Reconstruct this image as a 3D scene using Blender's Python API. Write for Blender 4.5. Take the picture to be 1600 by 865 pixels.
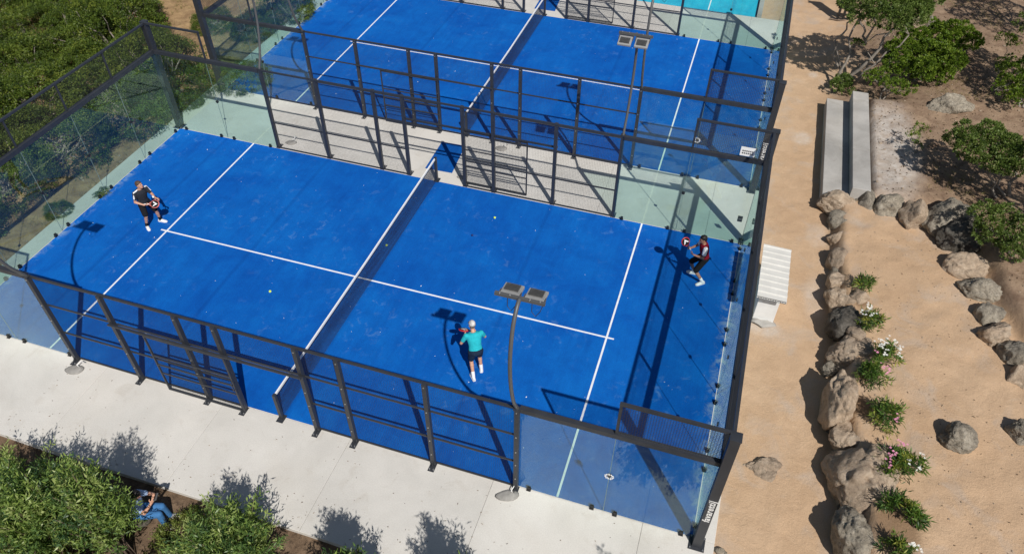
import bpy, bmesh, math, random
import numpy as np
from mathutils import Vector, Matrix
for o in list(bpy.data.objects): bpy.data.objects.remove(o)
scn = bpy.context.scene; COL = scn.collection
rnd = random.Random(7); nr = np.random.default_rng(7)
PI = math.pi

# ------------------------------------------------------------------ camera
CP = np.array([8.5877, -13.6652, 15.4223]); YAW, PITCH, ROLL, FPX = -0.30673, 0.77216, 0.00911, 1184.98
CF = np.array([math.sin(YAW)*math.cos(PITCH), math.cos(YAW)*math.cos(PITCH), -math.sin(PITCH)])
_r = np.array([math.cos(YAW), -math.sin(YAW), 0.]); _u = np.cross(_r, CF)
CR = _r*math.cos(ROLL) + _u*math.sin(ROLL); CU = -_r*math.sin(ROLL) + _u*math.cos(ROLL)
cd = bpy.data.cameras.new('camera'); cam = bpy.data.objects.new('camera', cd); COL.objects.link(cam)
cd.sensor_width = 36; cd.lens = 36*FPX/1600; cd.clip_start = 0.1; cd.clip_end = 2000
M = Matrix.Identity(4)
for i in range(3): M[i][0], M[i][1], M[i][2], M[i][3] = CR[i], CU[i], -CF[i], CP[i]
cam.matrix_world = M; scn.camera = cam

# ------------------------------------------------------------------ sky, sun, exposure
SUNV = Vector((0.553, -0.707, 1.0)).normalized()
w = bpy.data.worlds.new('World'); scn.world = w; w.use_nodes = True
nt = w.node_tree; bg = nt.nodes['Background']
sky = nt.nodes.new('ShaderNodeTexSky'); sky.sky_type = 'NISHITA'; sky.sun_disc = False
sky.sun_elevation = math.asin(SUNV.z); sky.sun_rotation = math.atan2(SUNV.x, SUNV.y); sky.altitude = 50
nt.links.new(sky.outputs[0], bg.inputs[0]); bg.inputs[1].default_value = 0.058
sd = bpy.data.lights.new('sun', 'SUN'); sd.energy = 4.7; sd.angle = math.radians(0.55); sd.color = (1, .955, .89)
so = bpy.data.objects.new('sun', sd); COL.objects.link(so); so.location = (30, -38, 54)
so.rotation_euler = SUNV.to_track_quat('Z', 'Y').to_euler()
vs = scn.view_settings; vs.view_transform = 'Standard'; vs.look = 'None'; vs.exposure = 0.0; vs.gamma = 1; vs.use_curve_mapping = False
scn.render.engine = 'CYCLES'
cy = scn.cycles; cy.use_denoising = True; cy.max_bounces = 8; cy.transparent_max_bounces = 24; cy.diffuse_bounces = 3; cy.glossy_bounces = 3
try: cy.denoiser = 'OPENIMAGEDENOISE'; cy.denoising_input_passes = 'RGB_ALBEDO_NORMAL'
except Exception: pass

# ------------------------------------------------------------------ pixel helpers (1600 x 865 photograph)
def ray(u, v): return CF + CR*(u-800)/FPX - CU*(v-432.5)/FPX
def at(u, v, z=0.):
    d = ray(u, v); t = (z-CP[2])/d[2]; return CP + t*d
def aty(u, v, y):
    d = ray(u, v); t = (y-CP[1])/d[1]; return CP + t*d
def ppm(pt): return FPX/float((np.array(pt)-CP)@CF)          # pixels per metre there

# ------------------------------------------------------------------ materials
def nmat(name):
    m = bpy.data.materials.new(name); m.use_nodes = True; t = m.node_tree; return m, t, t.nodes['Principled BSDF']
class NT:
    def __init__(s, t): s.t = t; s.co = None
    def n(s, ty, **k):
        x = s.t.nodes.new('ShaderNode'+ty)
        for a, b in k.items(): setattr(x, a, b)
        return x
    def l(s, a, b): s.t.links.new(a, b)
    def coord(s, kind='Object'):
        c = s.n('TexCoord'); return c.outputs[kind]
    def noise(s, vec, scale, detail=4, rough=.55, dist=0.):
        x = s.n('TexNoise'); x.inputs['Scale'].default_value = scale; x.inputs['Detail'].default_value = detail
        x.inputs['Roughness'].default_value = rough; x.inputs['Distortion'].default_value = dist; s.l(vec, x.inputs['Vector']); return x.outputs['Fac']
    def ramp(s, fac, stops):
        x = s.n('ValToRGB'); e = x.color_ramp.elements
        while len(e) < len(stops): e.new(.5)
        for q, (p, c) in zip(e, stops): q.position = p; q.color = (*c, 1) if len(c) == 3 else c
        s.l(fac, x.inputs[0]); return x.outputs[0]
    def mix(s, fac, a, b, mode='MIX'):
        x = s.n('Mix', data_type='RGBA', blend_type=mode)
        for v, i in ((fac, 0), (a, 6), (b, 7)):
            if hasattr(v, 'links'): s.l(v, x.inputs[i])
            elif i == 0: x.inputs[0].default_value = v
            else: x.inputs[i].default_value = (*v, 1)
        return x.outputs[2]
    def math(s, op, a, b=0.):
        x = s.n('Math', operation=op)
        for v, i in ((a, 0), (b, 1)):
            if hasattr(v, 'links'): s.l(v, x.inputs[i])
            else: x.inputs[i].default_value = v
        return x.outputs[0]
    def bump(s, h, bsdf, strength=.4, dist=.02):
        x = s.n('Bump'); x.inputs['Strength'].default_value = strength; x.inputs['Distance'].default_value = dist
        s.l(h, x.inputs['Height']); s.l(x.outputs[0], bsdf.inputs['Normal'])
G01 = lambda a, b: [(0, (a, a, a)), (1, (b, b, b))]
def plain(name, col, rough=.5, metal=0., var=.12, scale=6., spec=.5, bump=0.):
    m, t, b = nmat(name); N = NT(t); c = N.coord()
    f = N.noise(c, scale, 5); k = N.ramp(f, [(.25, tuple(x*(1-var) for x in col)), (.75, tuple(min(1, x*(1+var)) for x in col))])
    N.l(k, b.inputs['Base Color']); b.inputs['Metallic'].default_value = metal; b.inputs['Specular IOR Level'].default_value = spec
    N.l(N.ramp(N.noise(c, scale*2.3, 3), G01(max(0, rough-.12), min(1, rough+.12))), b.inputs['Roughness'])
    if bump: N.bump(N.noise(c, scale*6, 4), b, bump, .01)
    return m
MT = {}
MT['frame'] = plain('anthracite_steel', (.030, .033, .040), .42, 0, .2, 3)
MT['mast'] = plain('grey_mast_steel', (.085, .088, .092), .45, 0, .15, 3)
MT['lamp'] = plain('lamp_aluminium', (.30, .30, .295), .5, .1, .15, 9)
MT['fin'] = plain('lamp_fin', (.12, .12, .12), .5, .2, .2, 9)
MT['wire'] = plain('wire_dark', (.022, .025, .032), .45, 0, .1, 3)
MT['netcord'] = plain('net_cord', (.012, .02, .045), .8, 0, .1, 3)
MT['white'] = plain('white_paint', (.78, .78, .77), .6, 0, .06, 4)
MT['line'] = plain('line_white', (.72, .75, .78), .85, 0, .10, 7, .2)
MT['black'] = plain('black_plastic', (.014, .014, .015), .5, 0, .2, 8)
MT['bolt'] = plain('zinc_bolt', (.6, .6, .6), .3, .8, .1, 9)
MT['cement'] = plain('cement_lump', (.27, .26, .245), .9, 0, .25, 9, .2, .4)
MT['shed'] = plain('shed_white', (.70, .70, .69), .7, 0, .10, 2.5, .3, .1)
MT['roof'] = plain('roof_sheet', (.58, .57, .54), .55, 0, .12, 1.8)
MT['ball'] = plain('ball_felt', (.55, .75, .08), .9, 0, .1, 30)
MT['ballold'] = plain('ball_dark', (.01, .02, .12), .9, 0, .1, 30)
MT['bark'] = plain('bark', (.16, .12, .09), .9, 0, .35, 9, .2, .6)
MT['barkgrey'] = plain('bark_grey', (.24, .21, .18), .9, 0, .3, 9, .2, .6)
MT['flower_w'] = plain('petal_white', (.8, .8, .75), .7, 0, .05, 20)
MT['flower_p'] = plain('petal_pink', (.72, .28, .44), .7, 0, .15, 20)
MT['darkwood'] = plain('dark_wood', (.016, .014, .013), .7, 0, .3, 5)
MT['plate'] = plain('white_plate', (.8, .8, .78), .4, 0, .04, 5)

# turf: dense blue fibre with sand worn into it in patches
def turf(name, base, light, sandc):
    m, t, b = nmat(name); N = NT(t); c = N.coord()
    big = N.noise(c, .42, 5, .6, .6); mid = N.noise(c, 3.4, 7, .70, .6); fine = N.noise(c, 55, 3, .7)
    k = N.mix(N.ramp(big, [(.35, (0, 0, 0)), (.72, (1, 1, 1))]), base, light)
    grain = N.ramp(fine, [(.25, (.72, .72, .72)), (.75, (1.22, 1.22, 1.22))]); k = N.mix(1., k, grain, 'MULTIPLY')
    patch = N.math('MULTIPLY', N.ramp(mid, [(.56, (0, 0, 0)), (.78, (1, 1, 1))]), N.ramp(N.noise(c, .33, 3), [(.43, (0, 0, 0)), (.62, (1, 1, 1))]))
    k = N.mix(N.math('MULTIPLY', patch, .46), k, sandc)
    streak = N.n('Mapping'); streak.inputs['Scale'].default_value = (1, .12, 1); N.l(c, streak.inputs['Vector'])
    k = N.mix(N.ramp(N.noise(streak.outputs[0], 1.1, 4), [(.55, (0, 0, 0)), (.85, (.16, .16, .16))]), k, light)
    wv = N.n('TexWave', wave_type='BANDS', bands_direction='X'); wv.inputs['Scale'].default_value = .0785; wv.inputs['Distortion'].default_value = .0; N.l(c, wv.inputs['Vector']); k = N.mix(N.ramp(wv.outputs['Fac'], [(.0, (.22, .22, .22)), (.0012, (0, 0, 0))]), k, (.0, .03, .18))
    k = N.mix(1., k, N.ramp(N.noise(streak.outputs[0], 4.5, 5, .7), [(.3, (.88, .90, .93)), (.7, (1.12, 1.10, 1.06))]), 'MULTIPLY')
    blot = N.ramp(N.noise(c, 1.15, 6, .66, .9), [(.32, (.82, .86, .89)), (.5, (1., 1., 1.)), (.7, (1.3, 1.14, 1.06))]); k = N.mix(1., k, blot, 'MULTIPLY')
    sx = N.n('SeparateXYZ'); N.l(c, sx.inputs[0]); ed = N.math('SUBTRACT', N.math('ABSOLUTE', sx.outputs[0]), 9.70); ed = N.ramp(N.math('MULTIPLY', ed, 3.4), [(0, (0, 0, 0)), (1, (1, 1, 1))])
    k = N.mix(N.math('MULTIPLY', N.math('MULTIPLY', ed, N.ramp(N.noise(c, 3.2, 6, .7, .6), [(.47, (0, 0, 0)), (.62, (1, 1, 1))])), .55), k, (.34, .42, .42))
    N.l(k, b.inputs['Base Color']); b.inputs['Roughness'].default_value = .9; b.inputs['Specular IOR Level'].default_value = .12
    N.bump(N.noise(c, 130, 2), b, .5, .006)
    return m
MT['turf'] = turf('turf_blue', (.001, .083, .385), (.0025, .118, .46), (.17, .32, .54))
MT['turf_mat'] = turf('turf_mat', (.002, .07, .31), (.003, .09, .36), (.12, .22, .42))
MT['turf_cyan'] = turf('turf_cyan', (.02, .40, .60), (.04, .47, .66), (.2, .5, .6))

def concrete(name, a, b_, stain=.5, dirt=(.36, .31, .25)):
    m, t, b = nmat(name); N = NT(t); c = N.coord(); g = N.n('NewGeometry').outputs['Position']
    oi = N.n('ObjectInfo').outputs['Random']
    k = N.mix(N.ramp(N.noise(g, .55, 6, .62, .4), [(.3, (0, 0, 0)), (.7, (1, 1, 1))]), a, b_)
    k = N.mix(N.math('MULTIPLY', N.ramp(N.noise(g, 1.7, 6, .68, 1.2), [(.55, (0, 0, 0)), (.8, (1, 1, 1))]), stain), k, dirt)
    k = N.mix(N.math('MULTIPLY', N.ramp(N.noise(g, 6.5, 5, .75, .8), [(.66, (0, 0, 0)), (.78, (1, 1, 1))]), .30), k, (.25, .22, .18))
    k = N.mix(N.math('MULTIPLY', N.ramp(N.noise(g, .28, 4, .6, .3), [(.45, (0, 0, 0)), (.7, (1, 1, 1))]), .28), k, (.47, .42, .35))
    sp = N.ramp(N.noise(g, 38, 3, .7), [(.3, (.90, .90, .90)), (.7, (1.07, 1.07, 1.07))]); k = N.mix(1., k, sp, 'MULTIPLY')
    k = N.mix(1., k, N.ramp(oi, [(0, (.965, .965, .965)), (1, (1.03, 1.03, 1.03))]), 'MULTIPLY')
    N.l(k, b.inputs['Base Color']); b.inputs['Roughness'].default_value = .88; b.inputs['Specular IOR Level'].default_value = .25
    N.bump(N.noise(g, 22, 5, .7), b, .18, .01)
    return m
MT['concrete'] = concrete('pavement_concrete', (.51, .495, .465), (.64, .62, .585), .40)
MT['step'] = concrete('step_concrete', (.27, .26, .245), (.47, .455, .43), .8, (.25, .23, .2))

def glassmat():
    m, t, b = nmat('court_glass'); N = NT(t); out = t.nodes['Material Output']; t.nodes.remove(b)
    g = N.n('NewGeometry').outputs['Position']
    tr = N.n('BsdfTransparent'); tr.inputs[0].default_value = (.885, .967, .945, 1)
    gl = N.n('BsdfGlossy'); gl.inputs['Roughness'].default_value = .004; gl.inputs['Color'].default_value = (.86, 1, .97, 1)
    lw = N.n('LayerWeight'); frs = N.math('ADD', N.math('MULTIPLY', N.math('POWER', lw.outputs['Facing'], 5.), .93), .046)
    df = N.n('BsdfDiffuse'); df.inputs['Color'].default_value = (.42, .52, .40, 1)
    du = N.ramp(N.noise(g, 2.2, 7, .74, .9), [(.40, (.002, .002, .002)), (.78, (.04, .04, .04))])
    m1 = N.n('MixShader'); N.l(frs, m1.inputs[0]); N.l(tr.outputs[0], m1.inputs[1]); N.l(gl.outputs[0], m1.inputs[2])
    m2 = N.n('MixShader'); N.l(du, m2.inputs[0]); N.l(m1.outputs[0], m2.inputs[1]); N.l(df.outputs[0], m2.inputs[2])
    N.l(m2.outputs[0], out.inputs[0]); return m
MT['glass'] = glassmat()
MT['seam'] = plain('glass_seam', (.20, .25, .25), .4)

def leafmat(name, cols, trans=.25, rough=.5, spec=.35):
    m, t, b = nmat(name); N = NT(t); out = t.nodes['Material Output']
    a = N.n('Attribute'); a.attribute_name = 'tint'
    k = N.ramp(a.outputs['Fac'], [(i/(len(cols)-1), c) for i, c in enumerate(cols)])
    N.l(k, b.inputs['Base Color']); b.inputs['Roughness'].default_value = rough; b.inputs['Specular IOR Level'].default_value = spec
    tl = N.n('BsdfTranslucent'); N.l(N.mix(1., k, (1.1, 1.25, .5), 'MULTIPLY'), tl.inputs[0])
    mx = N.n('MixShader'); mx.inputs[0].default_value = trans; N.l(b.outputs[0], mx.inputs[1]); N.l(tl.outputs[0], mx.inputs[2]); N.l(mx.outputs[0], out.inputs[0])
    return m
MT['leaf_thicket'] = leafmat('leaf_thicket', [(.026, .048, .010), (.068, .112, .017), (.13, .185, .024), (.21, .245, .04)], .28)
MT['leaf_bright'] = leafmat('leaf_bright', [(.05, .09, .010), (.10, .17, .016), (.16, .235, .024), (.22, .29, .04)], .3)
MT['leaf_olive'] = leafmat('leaf_olive', [(.05, .085, .022), (.10, .155, .032), (.155, .22, .05), (.22, .26, .09)], .3)
MT['leaf_euca'] = leafmat('leaf_euca', [(.06, .12, .05), (.135, .225, .06), (.26, .35, .08), (.40, .46, .18)], .38, .42, .45)
MT['leaf_low'] = leafmat('leaf_low', [(.07, .05, .025), (.12, .14, .03), (.19, .25, .05), (.27, .31, .08)], .35)
MT['leaf_olea'] = leafmat('leaf_oleander', [(.035, .08, .02), (.075, .15, .028), (.13, .22, .04), (.32, .33, .06)], .3)
MT['drygrass'] = leafmat('dry_grass', [(.20, .15, .07), (.30, .23, .11), (.38, .31, .16), (.20, .20, .07)], .2, .8, .1)

def rockmat(name, cols, lich=.5):
    m, t, b = nmat(name); N = NT(t); c = N.coord(); r = N.n('ObjectInfo').outputs['Random']
    mp = N.n('Mapping'); N.l(c, mp.inputs['Vector']); cb = N.n('CombineXYZ'); N.l(N.math('MULTIPLY', r, 37.), cb.inputs[0]); N.l(N.math('MULTIPLY', r, 91.), cb.inputs[1]); N.l(cb.outputs[0], mp.inputs['Location'])
    v = mp.outputs[0]
    f = N.noise(v, 4.5, 8, .72, .8)
    k = N.ramp(f, [(.28, cols[0]), (.5, cols[1]), (.72, cols[2])])
    k = N.mix(N.math('MULTIPLY', N.ramp(N.noise(v, 11, 6, .74, 1.), [(.53, (0, 0, 0)), (.66, (1, 1, 1))]), lich), k, (.055, .052, .048))
    k = N.mix(N.math('MULTIPLY', N.ramp(N.noise(v, 17, 5, .72), [(.58, (0, 0, 0)), (.72, (1, 1, 1))]), lich*.8), k, (.44, .41, .33))
    k = N.mix(1., k, N.ramp(r, [(0, (.82, .82, .82)), (1, (1.12, 1.1, 1.06))]), 'MULTIPLY')
    N.l(k, b.inputs['Base Color']); b.inputs['Roughness'].default_value = .92; b.inputs['Specular IOR Level'].default_value = .2
    N.bump(N.math('ADD', N.noise(v, 9, 8, .72), N.math('MULTIPLY', N.noise(v, 40, 4, .7), .4)), b, 1., .07)
    return m
MT['rock'] = rockmat('granite_grey', [(.13, .115, .095), (.30, .265, .215), (.47, .43, .36)], .85)
MT['rocktan'] = rockmat('granite_tan', [(.24, .18, .13), (.43, .335, .25), (.56, .47, .37)], .38)
MT['rockdark'] = rockmat('granite_dark', [(.05, .045, .04), (.12, .108, .092), (.25, .23, .20)], .7)

def groundmat():
    m, t, b = nmat('ground_soil'); N = NT(t); g = N.n('NewGeometry').outputs['Position']
    z = N.n('Attribute'); z.attribute_name = 'zone'; zs = N.n('SeparateColor'); N.l(z.outputs['Color'], zs.inputs[0])
    d = N.n('Attribute'); d.attribute_name = 'dust'
    big = N.noise(g, .35, 5, .6, .5); mid = N.noise(g, 2.1, 6, .65, .6); fine = N.noise(g, 13, 6, .72); gr = N.noise(g, 60, 3, .75)
    sand = N.mix(N.ramp(big, [(.3, (0, 0, 0)), (.7, (1, 1, 1))]), (.475, .322, .20), (.55, .392, .258))
    sand = N.mix(N.ramp(mid, [(.42, (0, 0, 0)), (.75, (.55, .55, .55))]), sand, (.41, .275, .17))
    grey = N.mix(N.ramp(N.noise(g, .9, 5, .6, .8), [(.52, (0, 0, 0)), (.72, (.7, .7, .7))]), sand, (.45, .37, .30))
    up = N.mix(N.ramp(mid, [(.35, (0, 0, 0)), (.65, (1, 1, 1))]), (.19, .125, .085), (.33, .235, .16))
    up = N.mix(N.ramp(fine, [(.55, (0, 0, 0)), (.7, (.75, .75, .75))]), up, (.13, .085, .055))
    lf = N.mix(N.ramp(mid, [(.35, (0, 0, 0)), (.65, (1, 1, 1))]), (.24, .155, .085), (.41, .28, .15))
    lf = N.mix(N.ramp(fine, [(.55, (0, 0, 0)), (.7, (.6, .6, .6))]), lf, (.15, .11, .05))
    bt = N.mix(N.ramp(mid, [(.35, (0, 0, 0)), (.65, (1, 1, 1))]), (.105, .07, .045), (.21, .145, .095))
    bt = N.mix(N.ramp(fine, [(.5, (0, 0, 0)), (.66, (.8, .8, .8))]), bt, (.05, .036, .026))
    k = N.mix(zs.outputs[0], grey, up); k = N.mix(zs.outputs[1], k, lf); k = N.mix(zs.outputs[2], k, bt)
    dm = N.math('MULTIPLY', d.outputs['Fac'], N.ramp(N.noise(g, 3., 6, .7, .6), [(.25, (.15, .15, .15)), (.72, (.85, .85, .85))]))
    k = N.mix(dm, k, (.60, .57, .53))
    wet = N.n('Attribute'); wet.attribute_name = 'wet'; k = N.mix(wet.outputs['Fac'], k, (.17, .105, .06))
    k = N.mix(1., k, N.ramp(gr, [(.25, (.74, .74, .74)), (.75, (1.18, 1.18, 1.18))]), 'MULTIPLY')
    N.l(k, b.inputs['Base Color']); b.inputs['Roughness'].default_value = .95; b.inputs['Specular IOR Level'].default_value = .12
    clod = N.ramp(N.noise(g, 1.3, 4, .6, .5), [(.35, (.3, .3, .3)), (.7, (1., 1., 1.))]); h = N.math('MULTIPLY', N.math('ADD', N.math('MULTIPLY', fine, .6), N.math('MULTIPLY', N.noise(g, 5.5, 6, .7, .7), 1.0)), clod); N.bump(N.math('ADD', h, N.math('MULTIPLY', N.noise(g, 26, 4, .75), .35)), b, .55, .05)
    return m
MT['ground'] = groundmat()

# ------------------------------------------------------------------ mesh helpers
class MB:
    def __init__(s): s.v = []; s.f = []
    def add(s, vs, fs):
        k = len(s.v); s.v += [tuple(map(float, q)) for q in vs]; s.f += [tuple(i+k for i in q) for q in fs]; return s
    def box(s, a, b):
        (x0, y0, z0), (x1, y1, z1) = a, b
        x0, x1 = min(x0, x1), max(x0, x1); y0, y1 = min(y0, y1), max(y0, y1); z0, z1 = min(z0, z1), max(z0, z1)
        return s.add([(x0,y0,z0),(x1,y0,z0),(x1,y1,z0),(x0,y1,z0),(x0,y0,z1),(x1,y0,z1),(x1,y1,z1),(x0,y1,z1)],
                     [(3,2,1,0),(4,5,6,7),(0,1,5,4),(1,2,6,5),(2,3,7,6),(3,0,4,7)])
    def tube(s, pts, r, n=8, r2=None, cap=True, rect=None):
        P = [Vector(q) for q in pts]; R = r if isinstance(r, (list, tuple)) else [r + ((r2 if r2 is not None else r)-r)*i/(len(P)-1) for i in range(len(P))]
        T = [(P[min(i+1, len(P)-1)]-P[max(i-1, 0)]).normalized() for i in range(len(P))]
        up = Vector((0, 0, 1)) if abs(T[0].z) < .95 else Vector((1, 0, 0))
        nx = T[0].cross(up).normalized(); vs = []; fs = []
        for i, p in enumerate(P):
            nx = (nx - T[i]*nx.dot(T[i])).normalized(); ny = T[i].cross(nx)
            for k in range(n):
                a = 2*PI*(k+(.5 if n == 4 else 0))/n; vs.append(p + (nx*math.cos(a) + ny*math.sin(a))*R[i]*(1.414 if n == 4 and rect else 1))
        for i in range(len(P)-1):
            for k in range(n): fs.append((i*n+k, i*n+(k+1) % n, (i+1)*n+(k+1) % n, (i+1)*n+k))
        if cap: fs += [tuple(range(n))[::-1], tuple((len(P)-1)*n+k for k in range(n))]
        return s.add(vs, fs)
    def sphere(s, c, r, nu=10, nv=7):
        r = r if isinstance(r, (tuple, list)) else (r, r, r); vs = [(c[0], c[1], c[2]-r[2])]; fs = []
        for j in range(1, nv):
            b = -PI/2 + PI*j/nv
            for i in range(nu): a = 2*PI*i/nu; vs.append((c[0]+r[0]*math.cos(b)*math.cos(a), c[1]+r[1]*math.cos(b)*math.sin(a), c[2]+r[2]*math.sin(b)))
        vs.append((c[0], c[1], c[2]+r[2])); L = len(vs)-1
        for i in range(nu): fs.append((0, 1+(i+1) % nu, 1+i)); fs.append((L, 1+(nv-2)*nu+i, 1+(nv-2)*nu+(i+1) % nu))
        for j in range(nv-2):
            for i in range(nu): a = 1+j*nu+i; b2 = 1+j*nu+(i+1) % nu; fs.append((a, b2, b2+nu, a+nu))
        return s.add(vs, fs)
    def loft(s, rings):
        n = len(rings[0]); vs = [q for r in rings for q in r]; fs = []
        for i in range(len(rings)-1):
            for k in range(n): fs.append((i*n+k, i*n+(k+1) % n, (i+1)*n+(k+1) % n, (i+1)*n+k))
        fs += [tuple(range(n))[::-1], tuple((len(rings)-1)*n+k for k in range(n))]
        return s.add(vs, fs)
    def mesh(s, name):
        m = bpy.data.meshes.new(name); m.from_pydata(s.v, [], s.f); m.update(); return m
    def build(s, name, mat, parent=None, smooth=False, loc=None, bevel=0.):
        o = bpy.data.objects.new(name, s.mesh(name)); COL.objects.link(o); o.data.materials.append(MT[mat] if isinstance(mat, str) else mat)
        if parent: o.parent = parent
        if loc is not None: o.location = loc
        if smooth: o.data.shade_smooth()
        if bevel:
            b = o.modifiers.new('bevel', 'BEVEL'); b.width = bevel; b.segments = 2; b.limit_method = 'ANGLE'
        return o
def link(name, me, parent=None, loc=None, rot=None):
    o = bpy.data.objects.new(name, me); COL.objects.link(o)
    if parent: o.parent = parent
    if loc is not None: o.location = loc
    if rot is not None: o.rotation_euler = rot
    return o
def tag(o, label=None, cat=None, group=None, kind=None):
    if label: o['label'] = label
    if cat: o['category'] = cat
    if group: o['group'] = group
    if kind: o['kind'] = kind
    return o
def empty(name, loc=(0, 0, 0), rz=0, **k):
    o = bpy.data.objects.new(name, None); COL.objects.link(o); o.location = loc; o.rotation_euler[2] = rz; o.empty_display_size = .2; return tag(o, **k)
def copy_tree(o, parent=None):
    c = o.copy(); COL.objects.link(c); c.parent = parent
    for ch in list(o.children): copy_tree(ch, c)
    return c

# value noise for numpy height fields
def vnoise(x, y, seed=0):
    xi = np.floor(x).astype(np.int64); yi = np.floor(y).astype(np.int64); fx = x-xi; fy = y-yi
    fx = fx*fx*(3-2*fx); fy = fy*fy*(3-2*fy)
    def h(a, b):
        n = (a*374761393 + b*668265263 + seed*1442695041) & 0x7fffffff; n = ((n ^ (n >> 13))*1274126177) & 0x7fffffff
        return ((n ^ (n >> 16)) & 0xffff)/65535.*2-1
    return (h(xi, yi)*(1-fx)+h(xi+1, yi)*fx)*(1-fy) + (h(xi, yi+1)*(1-fx)+h(xi+1, yi+1)*fx)*fy
def fbm(x, y, s, o=4, seed=0):
    r = 0; a = 1
    for i in range(o): r = r + a*vnoise(x*s, y*s, seed+i); s *= 2.07; a *= .5
    return r
def sm(t): t = np.clip(t, 0, 1); return t*t*(3-2*t)

# ------------------------------------------------------------------ the ground
LY = [-9, -4, -2.9, -1.6, -.5, .9, 1.9, 3.2, 5.5, 7, 9]; LX = [13.2, 13.2, 13.25, 12.95, 12.78, 12.95, 12.9, 12.72, 12.65, 12.65, 12.65]
RY = [-9, -2, .5, 2.1, 2.8, 3.5, 4.3, 5.4, 6.5, 7.3, 9]; RX = [25.3, 20.3, 18.7, 17.55, 17.25, 17.0, 16.8, 16.75, 16.6, 16.4, 15.5]
def H(x, y):
    x = np.asarray(x, float); y = np.asarray(y, float)
    path = -.035 + .018*fbm(x, y, .8, 3, 5) + .012*fbm(x, y, 3.5, 3, 9)
    terr = np.interp(y, [-6, -3, 2, 6.5], [.86, .80, .62, .44]) + .03*fbm(x, y, .6, 3, 15) + .022*fbm(x, y, 2.6, 4, 19)
    upper = .86 + .02*np.clip(x-14, 0, 20) + .05*fbm(x, y, .5, 4, 25) + .02*fbm(x, y, 3, 3, 27)
    low = path + (terr-path)*sm((x-np.interp(y, LY, LX)+.05)/.3)
    low = low + (upper-low)*sm((x-np.interp(y, RY, RX)+.1)/.4)
    hi = path + (upper-.1-path)*sm((x-13.48)/.25)
    blend = path + (upper-path)*sm((x-12.2)/4.5)
    hi = hi + (blend-hi)*sm((y-13.6)/1.2)
    r = low + (hi-low)*sm((y-7.7)/.4)
    left = -.10 + .05*fbm(x, y, .5, 4, 35) + .02*fbm(x, y, 3, 3, 37)
    bot = -.14 + .05*fbm(x, y, .7, 4, 45) + .03*fbm(x, y, 3, 3, 47)
    r = np.where(x < 10.2, left, r); r = np.where((y < -7.3) & (x < 10.45), bot, r)
    r = np.where((x > -10.35) & (x < 10.3) & (y > -7.3) & (y < 20.6), -.3, r)
    return r
def axis(lo, hi, fl, fh, st):
    a = np.arange(fl, fh+1e-6, st); l = [fl]; d = st
    while l[-1] > lo: d *= 1.4; l.append(l[-1]-d)
    q = [a[-1]]; d = st
    while q[-1] < hi: d *= 1.4; q.append(q[-1]+d)
    return np.array(l[1:][::-1] + list(a) + q[1:])
gx = np.concatenate([axis(-300, -10.3, -22, -10.4, .2), np.linspace(-10.1, 10.1, 42), axis(10.3, 300, 10.35, 22, .1)]); gx = np.unique(np.round(gx[(gx < 320) & (gx > -320)], 4)); gx = np.sort(gx)
gy = axis(-300, 400, -11, 30, .12)
XX, YY = np.meshgrid(gx, gy); ZZ = H(XX, YY)
def gridmesh(name, XX, YY, ZZ):
    ny, nx = XX.shape; me = bpy.data.meshes.new(name)
    co = np.stack([XX, YY, ZZ], -1).reshape(-1, 3).astype(np.float32)
    i = np.arange(ny*nx).reshape(ny, nx); q = np.stack([i[:-1, :-1], i[:-1, 1:], i[1:, 1:], i[1:, :-1]], -1).reshape(-1, 4)
    me.vertices.add(len(co)); me.vertices.foreach_set('co', co.ravel()); me.loops.add(q.size); me.loops.foreach_set('vertex_index', q.ravel().astype(np.int32))
    me.polygons.add(len(q)); me.polygons.foreach_set('loop_start', np.arange(0, q.size, 4, dtype=np.int32)); me.update(); me.validate(); me.shade_smooth(); return me
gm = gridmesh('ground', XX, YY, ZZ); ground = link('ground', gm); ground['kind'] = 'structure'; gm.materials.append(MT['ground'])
zone = np.zeros((XX.size, 4), np.float32); zone[:, 3] = 1
wob = .35*fbm(XX, YY, .9, 3, 71)
upm = np.where(YY < 7.85, sm((XX+wob-np.interp(YY, RY, RX)+.1)/.4), sm((XX+wob*.5-13.3)/.4)*(1-.0*XX)); upm = np.where(YY > 13.8, sm((XX+wob*2-12.2-.10*(YY-14))/1.6), upm)
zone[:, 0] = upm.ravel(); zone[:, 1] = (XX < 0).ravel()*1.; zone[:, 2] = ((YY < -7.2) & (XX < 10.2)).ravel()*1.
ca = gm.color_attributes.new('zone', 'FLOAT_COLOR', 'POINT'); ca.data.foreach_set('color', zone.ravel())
dust = np.zeros(XX.shape)
for cx, cy_, rx_, ry_, s_ in ((14.2, 10.6, 1.1, 3.4, 1.), (11.55, 11.6, .35, .45, .75), (11.75, 16.4, .2, .25, .8), (12.2, 6.2, .35, .6, .45), (12.25, 3.4, .35, 1.0, .4), (10.95, 1.75, .5, .35, .9)):
    dust = np.maximum(dust, s_*sm(1.6-1.3*np.hypot((XX-cx)/rx_, (YY-cy_)/ry_)))
fa = gm.attributes.new('dust', 'FLOAT', 'POINT'); fa.data.foreach_set('value', dust.ravel().astype(np.float32))
wet = np.zeros(XX.shape)
for u, v, r0 in ((1395, 835, .48), (1345, 640, .25), (1350, 590, .22), (1345, 470, .2)):
    q = at(u, v, .6); wet = np.maximum(wet, .75*sm(2.2-1.7*np.hypot(XX-q[0], (YY-q[1])*.8)/r0))
fa = gm.attributes.new('wet', 'FLOAT', 'POINT'); fa.data.foreach_set('value', wet.ravel().astype(np.float32))
def gz(x, y): return float(H(np.array([x]), np.array([y]))[0])
def onground(u, v):
    z = 0.
    for i in range(30): q = at(u, v, z); z = .5*z + .5*gz(q[0], q[1])
    return at(u, v, z)

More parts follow.
